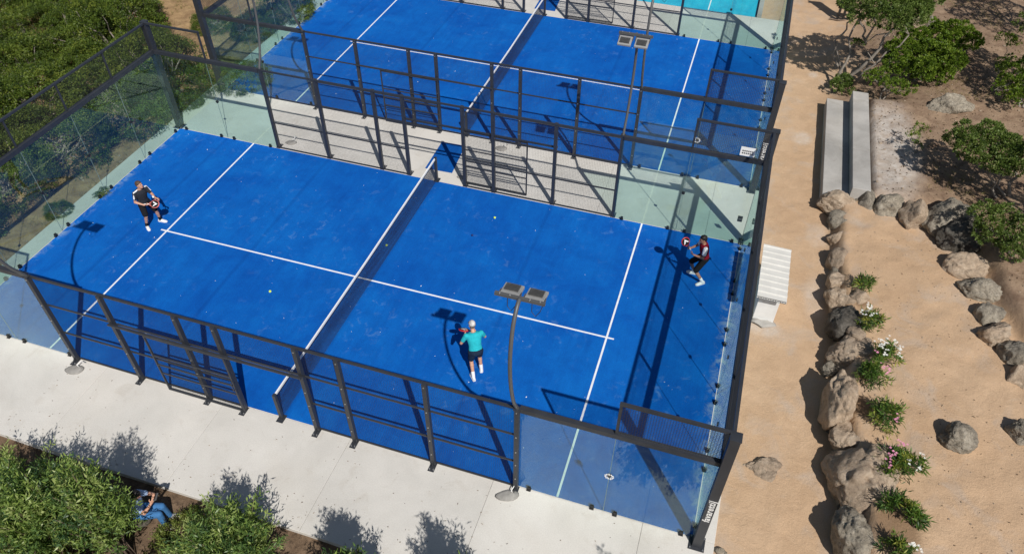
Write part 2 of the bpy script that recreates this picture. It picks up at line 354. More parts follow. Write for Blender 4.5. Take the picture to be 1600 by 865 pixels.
# ------------------------------------------------------------------ pavement and court surfaces
C2 = 12.93
pav = MB().box((-10.6, -7.5, -.25), (10.44, 20.8, -.02)).build('pavement', 'cement'); pav['kind'] = 'structure'
JX = [-10.62, -8.6, -5.1, -1.6, 1.85, 5.45, 8.9, 10.46]
def slab(x0, x1, y0, y1, k=0):
    e = .0025; x = MB().box((x0+e, y0+e, -.2), (x1-e, y1-e, 0.)).build('concrete_slab', 'concrete', pav, bevel=.008); return x
for a, b in zip(JX[:-1], JX[1:]):
    for y0, y1 in ((-7.52, -5.0), (-5.0, 5.0), (5.0, 7.93), (7.93, 17.93), (17.93, 20.85)): slab(a, b, y0, y1)
def court_surface(cy, name):
    t = MB().box((-9.985, cy-4.985, .002), (9.985, cy+4.985, .013)).build(name, 'turf'); t['kind'] = 'structure'
    z0, z1 = .0132, .0175
    for sx in (-1, 1): MB().box((sx*6.95-.025, cy-4.98, z0), (sx*6.95+.025, cy+4.98, z1)).build('service_line', 'line', t)
    MB().box((-7.15, cy-.025, z0+.001), (7.15, cy+.025, z1+.002)).build('centre_line', 'line', t)
    return t
court_surface(0, 'court_turf'); court_surface(C2, 'court_turf')
t3 = MB().box((-12, 20.86, -.02), (9.05, 45, .006)).build('turquoise_court', 'turf_cyan'); t3['kind'] = 'structure'
MB().box((6.92, 20.9, .0062), (6.97, 44, .010)).build('reflected_line', 'line', t3)  # service line's reflection in the far glass, drawn as a white strip
kb = MB().box((9.12, 20.86, -.2), (9.32, 45, .16)).build('kerb', 'step'); kb['kind'] = 'structure'
def mat(cy, label):
    q = MB(); q.add([(-.64, 5.55+cy, .002), (.33, 5.58+cy, .002), (.19, 7.22+cy, .002), (-.68, 7.19+cy, .002), (-.64, 5.55+cy, .014), (.33, 5.58+cy, .014), (.19, 7.22+cy, .014), (-.68, 7.19+cy, .014)],
        [(3,2,1,0),(4,5,6,7),(0,1,5,4),(1,2,6,5),(2,3,7,6),(3,0,4,7)]); tag(q.build('turf_mat', 'turf_mat'), label, 'mat', 'turf mats at the court entrances')
mat(0, 'blue turf mat on the concrete between the two courts, by the net post'); mat(C2, 'blue turf mat on the concrete behind the far court at the top edge')

# ------------------------------------------------------------------ enclosures
def wire_mesh(wx, wz, step=.05, r=.0018):
    q = MB(); nx = int(round(wx/step)); nz = int(round(wz/step))
    def bar(a, b):
        d = (Vector(b)-Vector(a)).normalized(); n1 = Vector((0, 1, 0)); n2 = d.cross(n1); vs = []
        for p in (a, b):
            for k in range(4): an = PI/2*k; vs.append(Vector(p)+(n1*math.cos(an)+n2*math.sin(an))*r)
        q.add(vs, [(k, (k+1) % 4, 4+(k+1) % 4, 4+k) for k in range(4)])
    for i in range(nx+1): bar((i*wx/nx, 0, 0), (i*wx/nx, 0, wz))
    for i in range(nz+1): bar((0, .0042, i*wz/nz), (wx, .0042, i*wz/nz))
    m = q.mesh('wire_mesh'); m.materials.append(MT['wire']); return m
WM = {}
def wmesh(wx, wz, r=.0016):
    k = (round(wx, 2), round(wz, 2), r)
    if k not in WM: WM[k] = wire_mesh(wx, wz, .05, r)
    return WM[k]
def mk(name, q, mat, bevel=0): m = q.mesh(name); m.materials.append(MT[mat]); return m
glass_me = mk('glass_panel', MB().box((.006, -.006, .03), (1.994, .006, 2.93)), 'glass')
seam_me = mk('seam', MB().box((-.0055, -.0056, .03), (.0055, .0056, 2.93)), 'seam')
clip_me = mk('clip', MB().box((-.05, -.05, .0), (.05, .05, .012)).box((-.04, -.026, .012), (.04, -.0065, .11)).box((-.04, .0065, .012), (.04, .026, .11)), 'black')
fit_me = mk('joint_disc', MB().tube([(0, -.022, 0), (0, .022, 0)], .05, 14), 'black')
qd = MB()
for k in range(11):
    a = 2*PI*k/11; rr = .085 + .012*math.sin(3.1*k); qd.sphere((rr*math.cos(a), -.03, rr*math.sin(a)), (.021, .008, .018), 6, 4)
for k in range(5): a = 2*PI*k/5+.4; qd.sphere((.05*math.cos(a), -.03, .05*math.sin(a)), (.013, .008, .013), 6, 4)
ring_me = mk('white_dots', qd, 'white')
post_q = MB().box((-.05, -.05, .014), (.05, .05, 3.03))
post_me = mk('post', post_q, 'frame')
pl_me = mk('base_plate', MB().box((-.075, -.2, .001), (.075, .062, .013)).add([(-.006, -.17, .0135), (-.006, -.0505, .0135), (-.006, -.0505, .16), (.006, -.17, .0135), (.006, -.0505, .0135), (.006, -.0505, .16)], [(0,1,2),(3,5,4),(0,2,5,3),(0,3,4,1),(1,4,5,2)]), 'frame')
bolt_me = mk('bolt', MB().tube([(0, 0, 0), (0, 0, .028)], .016, 6), 'bolt')
hbolt_me = mk('bolt', MB().tube([(0, .004, 0), (0, -.014, 0)], .016, 6), 'bolt')
cp_me = mk('corner_post', MB().box((-.095, -.095, .016), (.095, .095, 4.0)).box((-.108, -.108, 4.0005), (.108, .108, 4.018)), 'frame')
cpl_me = mk('base_plate', MB().box((-.17, -.17, .001), (.17, .17, .015)), 'frame')
def letters(parent):
    cu = bpy.data.curves.new('lettering', 'FONT'); cu.body = 'favaretti|'; cu.size = .20; cu.offset = .0045; cu.extrude = .0015; cu.align_x = 'LEFT'; cu.align_y = 'CENTER'; cu.space_character = 1.12
    o = bpy.data.objects.new('lettering', cu); COL.objects.link(o); dg = bpy.context.evaluated_depsgraph_get(); dg.update()
    me = bpy.data.meshes.new_from_object(o.evaluated_get(dg)); bpy.data.objects.remove(o)
    me.materials.clear(); me.materials.append(MT['white'])
    q = link('lettering', me, parent, (0.0, -.098, 1.12), (PI/2, -PI/2, 0)); return q
def cage(cy, label, near_text=True):
    E = empty('court_enclosure', (0, cy, 0), label=label, cat='enclosure', group='glass and mesh court enclosures')
    for s in (0, 1):                       # a side and an end, then the same turned half round
        R = Matrix.Rotation(PI*s, 4, 'Z')
        def put(o): o.parent = E; o.matrix_basis = R @ o.matrix_basis; return o
        def lk(name, me, loc, rz=0, par=None):
            o = link(name, me); o.matrix_basis = Matrix.Translation(loc) @ Matrix.Rotation(rz, 4, 'Z')
            if par: o.parent = par
            else: put(o)
            return o
        def bd(name, q, mat='frame'): return put(q.build(name, mat))
        # corner posts
        for cx in (-10.09, 10.09):
            c = lk('corner_post', cp_me, (cx, -5.11, 0)); lk('base_plate', cpl_me, (0, 0, 0), 0, c)
            for bx in (-.135, .135):
                for by in (-.135, .135): lk('bolt', bolt_me, (bx, by, .0152), 0, c)
            if cx > 0: letters(c) if (s == 0) else None
        # side posts and base plates
        for x in (-6, -4, -2, -1, 1, 2, 4, 6):
            p = lk('post', post_me, (x, -5.07, 0)); lk('base_plate', pl_me, (0, 0, 0), 0, p)
            for bx in (-.045, .045): lk('bolt', bolt_me, (bx, -.14, .0132), 0, p)
            for z in (2.95, 2.1, 1.55, 1.05, .5): lk('bolt', hbolt_me, (0, -.0505, z), 0, p)
        # side rails and wire mesh
        bd('top_rail', MB().box((-5.945, -5.062, 2.985), (5.945, -5.012, 3.035)))
        for a, b in ((-6, -4), (-4, -2), (-2, -1), (1, 2), (2, 4), (4, 6)):
            for z in (1.05, 2.05): bd('mesh_rail', MB().box((a+.051, -5.045, z-.018), (b-.051, -5.012, z+.018)))
            bd('bottom_rail', MB().box((a+.051, -5.045, .03), (b-.051, -5.012, .06)))
            lk('wire_mesh', wmesh(b-a-.1, 2.92), (a+.05, -5.004, .05))
        bd('lintel', MB().box((-.949, -5.045, 2.032), (.949, -5.012, 2.068))); lk('wire_mesh', wmesh(1.9, .95), (-.95, -5.004, 2.05))
        bd('gate_track', MB().box((-4.05, -5.19, 2.11), (1.04, -5.13, 2.15)))
        g = bd('sliding_gate', MB().box((-3.1, -5.185, .06), (-3.065, -5.145, 2.095)).box((-.965, -5.185, .06), (-.93, -5.145, 2.095)).box((-3.0645, -5.185, .06), (-.9655, -5.145, .10)).box((-3.0645, -5.185, 2.055), (-.9655, -5.145, 2.095)))
        for z in (.72, 1.05, 1.38): o = MB().box((-3.0645, -5.18, z-.015), (-.9655, -5.15, z+.015)).build('gate_rail', 'frame', g)
        lk('wire_mesh', wmesh(2.1, 1.95), (-3.065, -5.142, .1), 0, g); MB().tube([(-.947, -5.186, .95), (-.947, -5.24, .95), (-.947, -5.24, 1.25), (-.947, -5.186, 1.25)], .012, 6).build('gate_handle', 'frame', g)
        # side glass with the beam over it and the raised mesh at the corner
        for sx in (-1, 1):
            a, b = (6.05, 9.995) if sx > 0 else (-9.995, -6.05)
            bd('beam', MB().box((a, -5.085, 2.935), (b, -4.975, 3.055)))
            for x in ((6.02, 8.0) if sx > 0 else (-10.0, -8.02)):
                gp = lk('glass_panel', glass_me, (x, -5.0, 0))
                for dx in (.27, 1.73): lk('clip', clip_me, (dx, 0, .001), 0, gp)
            jx = 8.007*sx; sp = lk('joint_seam', seam_me, (jx, -5.0, 0)); fd = lk('joint_disc', fit_me, (jx, -5.0, 1.48))
            if sx > 0 and s == 0: lk('white_dots', ring_me, (0, 0, 0), 0, fd)
            bd('mesh_post', MB().box((8.0*sx-.025, -5.06, 3.056), (8.0*sx+.025, -5.01, 3.965)))
            x0, x1 = sorted((7.97*sx, 9.995*sx)); bd('upper_rail', MB().box((x0, -5.065, 3.966), (x1, -5.005, 4.026)))
            x0, x1 = sorted((8.03*sx, 9.98*sx)); lk('wire_mesh', wmesh(1.95, .9, .0036), (x0, -5.03, 3.06))
        # end wall at +X
        bd('end_beam', MB().box((9.985, -5.013, 2.935), (10.105, 5.013, 3.075)))
        bd('upper_rail', MB().box((10.02, -5.013, 3.95), (10.085, 5.013, 4.01)))
        for y in (-3, -1, 1, 3): bd('mesh_post', MB().box((10.03, y-.025, 3.076), (10.08, y+.025, 3.949)))
        for k in range(5):
            y = -5+2*k; gp = lk('glass_panel', glass_me, (10.0, y, 0), PI/2)
            for dx in (.27, 1.73): lk('clip', clip_me, (dx, 0, .001), 0, gp)
            lk('wire_mesh', wmesh(1.95, .88, .0036), (10.045, y+.025, 3.07), PI/2)
            if k: lk('joint_seam', seam_me, (10.0, y, 0), PI/2); lk('joint_disc', fit_me, (10.0, y, 1.48), PI/2)
    return E
cage(0, 'dark steel, glass and wire mesh enclosure round the near blue court with players')
cage(C2, 'dark steel, glass and wire mesh enclosure round the empty far blue court')

# nets
def net(cy, label):
    E = empty('court_net', (0, cy, 0), label=label, cat='net', group='court nets')
    for s in (-1, 1):
        p = MB().box((-.04, s*5.03-.04, .014), (.04, s*5.03+.04, .94)).build('net_post', 'frame', E); MB().box((-.09, s*5.05-.12, .0135), (.09, s*5.05+.12, .022)).build('base_plate', 'frame', p)
    q = MB(); L = 9.9; r = .0032
    zt = lambda y: .88 + .04*abs(y)/5
    for i in range(221):
        y = -L/2 + L*i/220; q.tube([(0, y, .03), (0, y, zt(y))], r, 4, cap=False)
    for j in range(20):
        f = j/20.; q.tube([(.004, y, .03+(zt(y)-.03)*f) for y in (-L/2, 0, L/2)], r, 4, cap=False)
    q.build('net_mesh', 'netcord', E)
    t = MB()
    ys = [-4.97, 0, 4.97]; t.loft([[(-.016, y, zt(y)-.05), (.016, y, zt(y)-.05), (.016, y, zt(y)+.012), (-.016, y, zt(y)+.012)] for y in ys]).build('net_tape', 'white', E)
    return E
net(0, 'dark net with white tape across the middle of the near blue court'); net(C2, 'dark net with white tape across the middle of the far blue court')

# floodlight masts (out over the path of the post, curving back in at the top)
def fin_body(parent, x):
    f = empty('floodlight', (x, .06, 3.09)); f.parent = parent; f.rotation_euler[0] = math.radians(-14)
    MB().box((-.175, .05, -.05), (.175, .39, .012)).build('lamp_housing', 'lamp', f, bevel=.012)
    q = MB()
    for k in range(13): x0 = -.125 + k*.02; q.box((x0, .13, .0125), (x0+.008, .34, .045))
    q.build('cooling_fins', 'fin', f); MB().box((-.155, .08, -.058), (.155, .37, -.0505)).build('lamp_glass', 'white', f)
    MB().box((-.19, .0, -.045), (-.181, .16, .02)).box((.181, .0, -.045), (.19, .16, .02)).box((-.1805, .0, -.045), (.1805, .008, .02)).build('bracket', 'mast', f)
    MB().tube([(-.02, .02, -.05), (.0, -.03, -.2), (.08, -.06, -.26), (.15, -.05, -.15), (.17, .02, -.06)], .007, 5).build('cable', 'black', f)
def mast(cx, cy, inward, label):
    E = empty('floodlight_mast', (cx, cy, 3.036), 0 if inward > 0 else PI, label=label, cat='floodlight', group='twin floodlight masts')
    pts = [(0, 0, 0), (0, -.02, .06), (0, -.09, .2), (0, -.24, .52), (0, -.38, 1.0), (0, -.47, 1.5), (0, -.5, 2.0), (0, -.46, 2.4), (0, -.34, 2.8), (0, -.14, 3.05), (0, .02, 3.12)]
    P = [Vector(p) for p in pts]; out = []
    for i in range(len(P)-1):
        p0, p1, p2, p3 = P[max(i-1, 0)], P[i], P[i+1], P[min(i+2, len(P)-1)]
        for k in range(4):
            t = k/4; out.append(.5*((2*p1)+(p2-p0)*t+(2*p0-5*p1+4*p2-p3)*t*t+(3*p1-p0-3*p2+p3)*t**3))
    out.append(P[-1]); MB().tube(out, .038, 10).build('pole', 'mast', E, True)
    MB().box((-.07, -.07, -.005), (.07, .05, .018)).build('foot_flange', 'frame', E)
    b = MB().box((-.45, -.005, 3.085), (.45, .055, 3.145)).build('crossbar', 'mast', E)
    for x in (-.36, -.18, .18, .36): MB().tube([(x, .025, 3.1455), (x, .025, 3.16)], .014, 6).build('bolt', 'bolt', b)
    for x in (-.21, .23): fin_body(E, x)
    return E
for cy, nm in ((0, 'near'), (C2, 'far')):
    mast(6, cy-5.07, 1, f'twin floodlight on curved mast at the front right of the {nm} court'); mast(-6, cy-5.07, 1, f'twin floodlight on curved mast at the front left of the {nm} court')
    mast(6, cy+5.07, -1, f'twin floodlight on curved mast at the back right of the {nm} court'); mast(-6, cy+5.07, -1, f'twin floodlight on curved mast at the back left of the {nm} court')

# cement lumps with a white cable at the mast posts
def cement_lump(x, y, label, s=1.):
    q = MB().sphere((0, 0, 0), (.26*s, .15*s, .035), 14, 6); o = q.build('cement_lump', 'cement', None, True, (x, y, .012)); o.rotation_euler[2] = .35
    for v in o.data.vertices:
        n = Vector(v.co); v.co *= 1+.2*math.sin(9*n.x+5*n.y+x)+.1*math.sin(23*n.y)
    MB().tube([(.17, .08, .0), (.13, .06, .12), (.2, .16, .16), (.26, .2, .05)], .013, 6).build('white_cable', 'white', o, True)
    tag(o, label, 'cement', 'cement lumps at the post feet')
cement_lump(-5.87, -5.4, 'grey cement lump with white cable at the near left mast post'); cement_lump(5.84, -5.33, 'grey cement lump with white cable at the near right mast post')
cement_lump(-5.75, 5.42, 'grey cement lump at the back left mast post of the near court', .8); cement_lump(.72, 5.45, 'grey cement lump by the blue mat on the far walkway', .7); cement_lump(1.45, 7.45, 'brownish cement lump at the foot of the far court entrance', .9)

# sign on the far mesh
sg = empty('notice_plate', (9.5, 4.965, 3.3), label='small white notice plate on the raised mesh at the back right corner', cat='sign')
MB().box((-.2, -.006, -.14), (.2, .006, .14)).build('plate', 'plate', sg)
for r in range(2):
    q = MB()
    for k in range(6): q.box((-.15+k*.052, -.0085, .02-.075*r-.02), (-.115+k*.052, -.0065, .02-.075*r+.022))
    q.build('print_row', 'black', sg)
ns = MB().box((-.07, -.03, -.09), (.07, .03, .09)).build('meter_box', 'frame', None, False, (9.78, 4.955, .98), .008); tag(ns, 'small dark box fixed on the back glass by the right corner', 'box'); MB().box((-.05, -.036, -.02), (.05, -.0305, .05)).build('lid', 'fin', ns)

# balls
for u, v, z, l in ((773, 340, .033, 'yellow ball lying on the near court, right of the net at the back'), (422, 455, .033, 'yellow ball lying on the near court, left of the net'), (604, 383, .033, 'yellow ball lying close to the net')):
    p = at(u, v, z+.013); o = MB().sphere((0, 0, 0), .036, 14, 10).build('ball', 'ball', None, True, (p[0], p[1], .0135+.036)); tag(o, l, 'ball', 'balls on the near court')
    q = MB(); q.tube([(.0362*math.cos(a)*math.cos(.5*math.sin(2*a)), .0362*math.sin(a)*math.cos(.5*math.sin(2*a)), .0362*math.sin(.5*math.sin(2*a))) for a in np.linspace(0, 2*PI, 25)], .0016, 4, cap=False); q.build('seam', 'white', o)
p = at(738, 368, .03); o = MB().sphere((0, 0, 0), .034, 12, 8).build('ball', 'ballold', None, True, (p[0], p[1], .0135+.034)); tag(o, 'dark ball lying on the near court behind the net', 'ball', 'balls on the near court')

# litter on the turf: petals and chips
q = MB()
for k in range(150):
    cy = rnd.choice((0, 0, C2)); x, y = rnd.uniform(-9.7, 9.7), cy+rnd.uniform(-4.8, 4.8); s = rnd.uniform(.006, .014) if rnd.random() < .85 else rnd.uniform(.014, .026); a = rnd.uniform(0, PI)
    c, d = math.cos(a)*s, math.sin(a)*s; q.add([(x-c, y-d, .0145), (x+d*.6, y-c*.6, .0145), (x+c, y+d, .0145+s*.5), (x-d*.6, y+c*.6, .0145+s*.3)], [(0, 1, 2, 3)])
o = q.build('petal_litter', 'flower_w'); tag(o, 'scattered white petals and chips on the blue turf', 'litter', kind='stuff')

# ------------------------------------------------------------------ shed, steps, dark frame
sh = empty('utility_shed', (10.62, 1.93, .02), label='low white shed with ribbed sheet roof beside the court', cat='shed')
MB().box((0, 0, 0), (.55, 1.75, 1.12)).build('wall', 'shed', sh, bevel=.01)
q = MB(); xs0, xs1 = -.10, .66; nyr = 9
rings = []
prof = []
for k in range(nyr):
    y = -.27 + k*(2.12/nyr); w_ = 2.12/nyr; prof += [(y, 0), (y+w_*.70, 0), (y+w_*.76, .03), (y+w_*.94, .03)]
prof.append((-.27+2.12, 0))
vs_ = []; fs_ = []
for y, z in prof: vs_ += [(xs0, y, 1.155+z), (xs1, y, 1.135+z), (xs0, y, 1.147+z), (xs1, y, 1.127+z)]
for k in range(len(prof)-1): a = 4*k; b = a+4; fs_ += [(a, a+1, b+1, b), (a+2, b+2, b+3, a+3), (a, b, b+2, a+2), (a+1, a+3, b+3, b+1)]
e = 4*(len(prof)-1); fs_ += [(0, 2, 3, 1), (e, e+1, e+3, e+2)]
q.add(vs_, fs_).build('roof_sheet', 'roof', sh)
fa_ = MB().box((-.1, -.262, 1.05), (.66, -.245, 1.126)).build('fascia', 'shed', sh); MB().box((-.095, -.267, 1.108), (.655, -.2625, 1.122)).box((-.095, -.267, 1.052), (.655, -.2625, 1.064)).build('dark_trim', 'black', fa_)
q = MB()
for k in range(12): x = -.06+k*.062; q.box((x, -.2665, 1.075+.004*(k % 3)), (x+.025, -.2625, 1.092+.004*(k % 2)))
q.build('vent_slots', 'black', fa_)
q = MB().sphere((.3, -.08, .02), (.36, .15, .05), 16, 6); ob = q.build('cement_footing', 'step', sh, True)
for v in ob.data.vertices: v.co.z += .02*math.sin(19*v.co.x)+.015*math.sin(31*v.co.y); v.co.y += .04*math.sin(14*v.co.x)

st = empty('concrete_steps', (12.22, 7.75, -.1), label='two long grey concrete seating steps beside the sandy path', cat='steps')
MB().box((0, 0, 0), (.8, 3.05, .5)).build('lower_step', 'step', st, bevel=.015); MB().box((0, 3.056, 0), (.8, 6.2, .497)).build('lower_step', 'step', st, bevel=.015)
MB().box((.803, .12, 0), (1.36, 2.4, .902)).build('upper_step', 'step', st, bevel=.015); MB().box((.803, 2.406, 0), (1.36, 6.3, .905)).build('upper_step', 'step', st, bevel=.015)

p = onground(1308, 31)
df = empty('post_frame', (p[0], p[1], p[2]), label='dark wooden frame of upright posts at the top edge beside the path', cat='frame')
for x in (0, .22, .42): MB().box((x-.05, -.05, -.05), (x+.05, .05, 2.3)).build('post', 'darkwood', df)
for z in (.25, 1.2, 2.1): MB().box((-.12, -.075, z), (.55, -.0515, z+.1)).build('crossboard', 'darkwood', df)
MB().box((-.1, .052, .5), (.5, .075, 2.25)).build('back_board', 'darkwood', df)
MB().tube([(-.35, -.1, .03), (.1, -.15, .05), (.75, .12, .06)], .03, 6).build('ground_rail', 'bark', df)

# ------------------------------------------------------------------ boulders
def noise3(P, s, seed):
    r = 0; a = 1.
    for i in range(4):
        r = r + a*(vnoise(P[:, 0]*s+3.1*i, P[:, 1]*s+P[:, 2]*s*.7, seed+i)+vnoise(P[:, 1]*s+5.2, P[:, 2]*s+P[:, 0]*s*.6, seed+11+i)+vnoise(P[:, 2]*s+1.7*i, P[:, 0]*s-P[:, 1]*s*.5, seed+23+i))/2.; s *= 2.1; a *= .48
    return r
_ico = {}
def ico(n):
    if n not in _ico:
        b = bmesh.new(); bmesh.ops.create_icosphere(b, subdivisions=n, radius=1); b.verts.ensure_lookup_table()
        _ico[n] = (np.array([v.co[:] for v in b.verts]), [tuple(v.index for v in f.verts) for f in b.faces]); b.free()
    return _ico[n]
def rock_mesh(rx, ry, rz, seed, n=4, cuts=7, rough=.16, flat=0.):
    P, F = ico(n); P = P.copy(); g = np.random.default_rng(seed); ex_ = g.choice([2.2, 3., 4.5, 6.]); rt_ = np.linalg.qr(g.normal(size=(3, 3)))[0]; P = P@rt_; P = P/((np.abs(P)**ex_).sum(1)**(1/ex_))[:, None]*.9; P = P@rt_.T
    for k in range(cuts):
        d = g.normal(size=3); d[2] = abs(d[2])*.8; d /= np.linalg.norm(d); h = g.uniform(.62, .9); ex = np.clip(P@d-h, 0, None); P -= ex[:, None]*d*.88
    if flat: t_ = flat+.10*vnoise(P[:, 0]*1.5, P[:, 1]*1.5, seed); P[:, 2] = np.where(P[:, 2] > t_, t_+(P[:, 2]-t_)*.18, P[:, 2])
    nn = P/np.linalg.norm(P, axis=1)[:, None]
    P += nn*(rough*noise3(P, 1.3, seed) + .05*noise3(P, 4.2, seed+50) - .07*np.clip(1-np.abs(noise3(P, 1.7, seed+70))*7, 0, 1) + .028*noise3(P, 10., seed+90))[:, None]
    P *= np.array([rx, ry, rz]); me = bpy.data.meshes.new('boulder'); me.from_pydata(P.tolist(), [], F); me.update(); me.shade_smooth(); return me
def boulder(u, v, wpx, hpx, mat, label, rot=0., seed=0, sink=.35, group=None, zc=None, cuts=7, flat=0.):
    q = onground(u, v+hpx*.18)
    for k in range(3):
        s = ppm(q); rx, rr = wpx/2/s, hpx/2/s; rz = rr*.92; z = gz(q[0], q[1]) if zc is None else zc; cz = z + rz*(1-2*sink)*.9; q = at(u, v, cz)
    me = rock_mesh(rx*1.22, rr*1.22, rz*1.26, seed+int(u), 5 if wpx > 38 else 4, cuts, .16, flat); me.materials.append(MT[mat])
    o = link('boulder', me, None, q, (rnd.uniform(-.15, .15), rnd.uniform(-.15, .15), rot)); return tag(o, label, 'boulder', group)
GL, GR = 'boulders edging the path', 'boulders of the curved retaining row'
ORD = ['first', 'second', 'third', 'fourth', 'fifth', 'sixth', 'seventh', 'eighth', 'ninth', 'tenth', 'eleventh', 'twelfth']
arc = [(1309, 317, 52, 35, 'rocktan', 'pitted pale boulder at the foot of the concrete steps', 0), (1353, 320, 35, 39, 'rock', 'mottled grey boulder just right of the pitted one below the steps', 0),
 (1389, 327, 46, 48, 'rock', 'large speckled grey boulder below the white dusty ground', 0), (1416, 313, 16, 15, 'rocktan', 'small tan stone wedged behind the boulder row', 0), (1427, 337, 32, 48, 'rocktan', 'upright pale pointed boulder in the curved row', 0),
 (1478, 339, 70, 60, 'rock', 'biggest grey boulder with white scratches in the curved row', .35), (1499, 374, 62, 52, 'rockdark', 'dark smooth boulder half shaded by the shrub', .2), (1508, 417, 52, 40, 'rocktan', 'brown rough boulder below the dark smooth one', -.3),
 (1530, 453, 56, 40, 'rock', 'lichen-spotted boulder below the brown rough one on the right', -.3), (1543, 493, 34, 36, 'rock', 'grey boulder on the right row above the hollowed one', 0), (1558, 527, 42, 40, 'rocktan', 'hollowed brownish boulder on the right row', .3),
 (1586, 559, 42, 40, 'rock', 'dark-topped boulder near the right edge of the row', 0), (1597, 594, 36, 38, 'rocktan', 'lowest pale boulder of the right row, cut by the picture edge', 0)]
for i, (u, v, a, b, m, l, r) in enumerate(arc): boulder(u, v, a, b, m, l, r, i*13, .38, GR, zc=.55 if 1420 < u else .25)
lft = [(1312, 348, 29, 31, 'rock'), (1311, 375, 28, 25, 'rocktan'), (1310, 407, 29, 38, 'rocktan'), (1309, 441, 26, 26, 'rocktan'), (1315, 468, 36, 38, 'rocktan'), (1320, 507, 40, 52, 'rockdark'), (1331, 553, 62, 46, 'rocktan'),
       (1309, 627, 40, 86, 'rocktan'), (1327, 688, 48, 48, 'rocktan'), (1354, 752, 80, 92, 'rocktan'), (1334, 840, 46, 72, 'rock')]
LL = ['small cracked boulder at the top of the row along the path', 'smallest roundish boulder second down the row along the path', 'rounded boulder third down the row along the path', 'tan boulder fourth down the row along the path',
      'tan boulder left of the topmost small oleander', 'dark flat-faced boulder left of the white flowered oleander', 'slanting pale slab boulder behind the big flowered oleander', 'longest upright boulder in the row along the path',
      'pale pitted boulder left of the pink flowered oleander', 'biggest pale sandy boulder in the row along the path', 'black and tan boulder at the bottom edge of the row']
for i, (q, l) in enumerate(zip(lft, LL)): boulder(q[0], q[1], q[2]*1.08, q[3]*1.12, q[4], l, [-.1, 0, .1, 0, .1, 0, .6, 0, .2, -.1, .15][i], i*17+3, .3, GL, zc=.05+(.0 if i < 3 else .18), flat=.0 if i < 3 else .5)
boulder(1495, 683, 48, 46, 'rock', 'lone mottled boulder standing on the open sand', .2, 5, .3)
boulder(1598, 675, 44, 44, 'rock', 'lone boulder on the sand cut by the right edge', 0, 9, .3)
boulder(1482, 166, 56, 32, 'rock', 'flat oval lichened boulder under the trees', .25, 11, .4)
boulder(1436, 35, 24, 24, 'rocktan', 'pale boulder behind the bright green shrub', 0, 15, .3); boulder(1454, 37, 18, 18, 'rock', 'small grey boulder beside the pale one behind the shrub', 0, 19, .3)
boulder(1188, 738, 62, 54, 'rocktan', 'pale rock outcrop flush with the sandy path', .4, 21, .40, zc=-.30, flat=.55)
boulder(1126, 862, 22, 12, 'rock', 'small flat stone at the path edge by the corner post', 0, 23, .4)

for u, v, a, b, m, l in ((1296, 575, 22, 22, 'rock', 'small dark stone at the foot of the slanting slab boulder'), (1302, 668, 20, 24, 'rockdark', 'dark stone wedged under the longest upright boulder'), (1311, 715, 26, 34, 'rock', 'narrow grey stone between the two pale boulders of the row'), (1322, 800, 30, 30, 'rockdark', 'dark stone in the shadow below the biggest pale boulder'),
    (1307, 426, 20, 18, 'rock', 'small stone between the third and fourth boulders of the row'), (1337, 522, 26, 24, 'rocktan', 'tan stone between the dark flat-faced boulder and the slab'), (1343, 465, 20, 20, 'rocktan', 'tan clod below the topmost small oleander'), (1372, 715, 40, 36, 'rocktan', 'low pale rock half buried left of the pink oleander')): boulder(u, v, a, b, m, l, 0, int(v), .38, GL, zc=.08 if u < 1330 else None)
# loose stones
def scatter_stones(n, region, name, label, mat, s0, s1):
    q = MB(); P, F = ico(1); k = 0
    while k < n:
        x, y = region(); s = rnd.uniform(s0, s1)*(.6+.8*rnd.random()**3); sc = np.array([s*rnd.uniform(.7, 1.4), s*rnd.uniform(.7, 1.4), s*rnd.uniform(.4, .8)])
        q.add((P*sc*(1+.25*nr.uniform(-1, 1, (len(P), 1)))+np.array([x, y, gz(x, y)+s*.2])).tolist(), F); k += 1
    o = q.build(name, mat); tag(o, label, 'gravel', kind='stuff')
def reg_upper():
    while True:
        x, y = rnd.uniform(12.6, 21), rnd.uniform(2, 26)
        if (y > 7.6 and x > 13.7) or (y < 7.6 and x > np.interp(y, RY, RX)+.3): return x, y
scatter_stones(520, reg_upper, 'loose_gravel', 'loose pale stones strewn over the brown upper ground', 'rocktan', .015, .05)
scatter_stones(280, lambda: (rnd.uniform(12.9, 17.5), rnd.uniform(-4.5, 6.8)), 'sand_pebbles', 'tiny clods and pebbles strewn over the raised sand', 'rocktan', .008, .022)
scatter_stones(160, lambda: (rnd.uniform(-12.6, -10.7), rnd.uniform(-3, 10)), 'dirt_pebbles', 'small stones on the dirt along the left wall', 'rocktan', .012, .04)

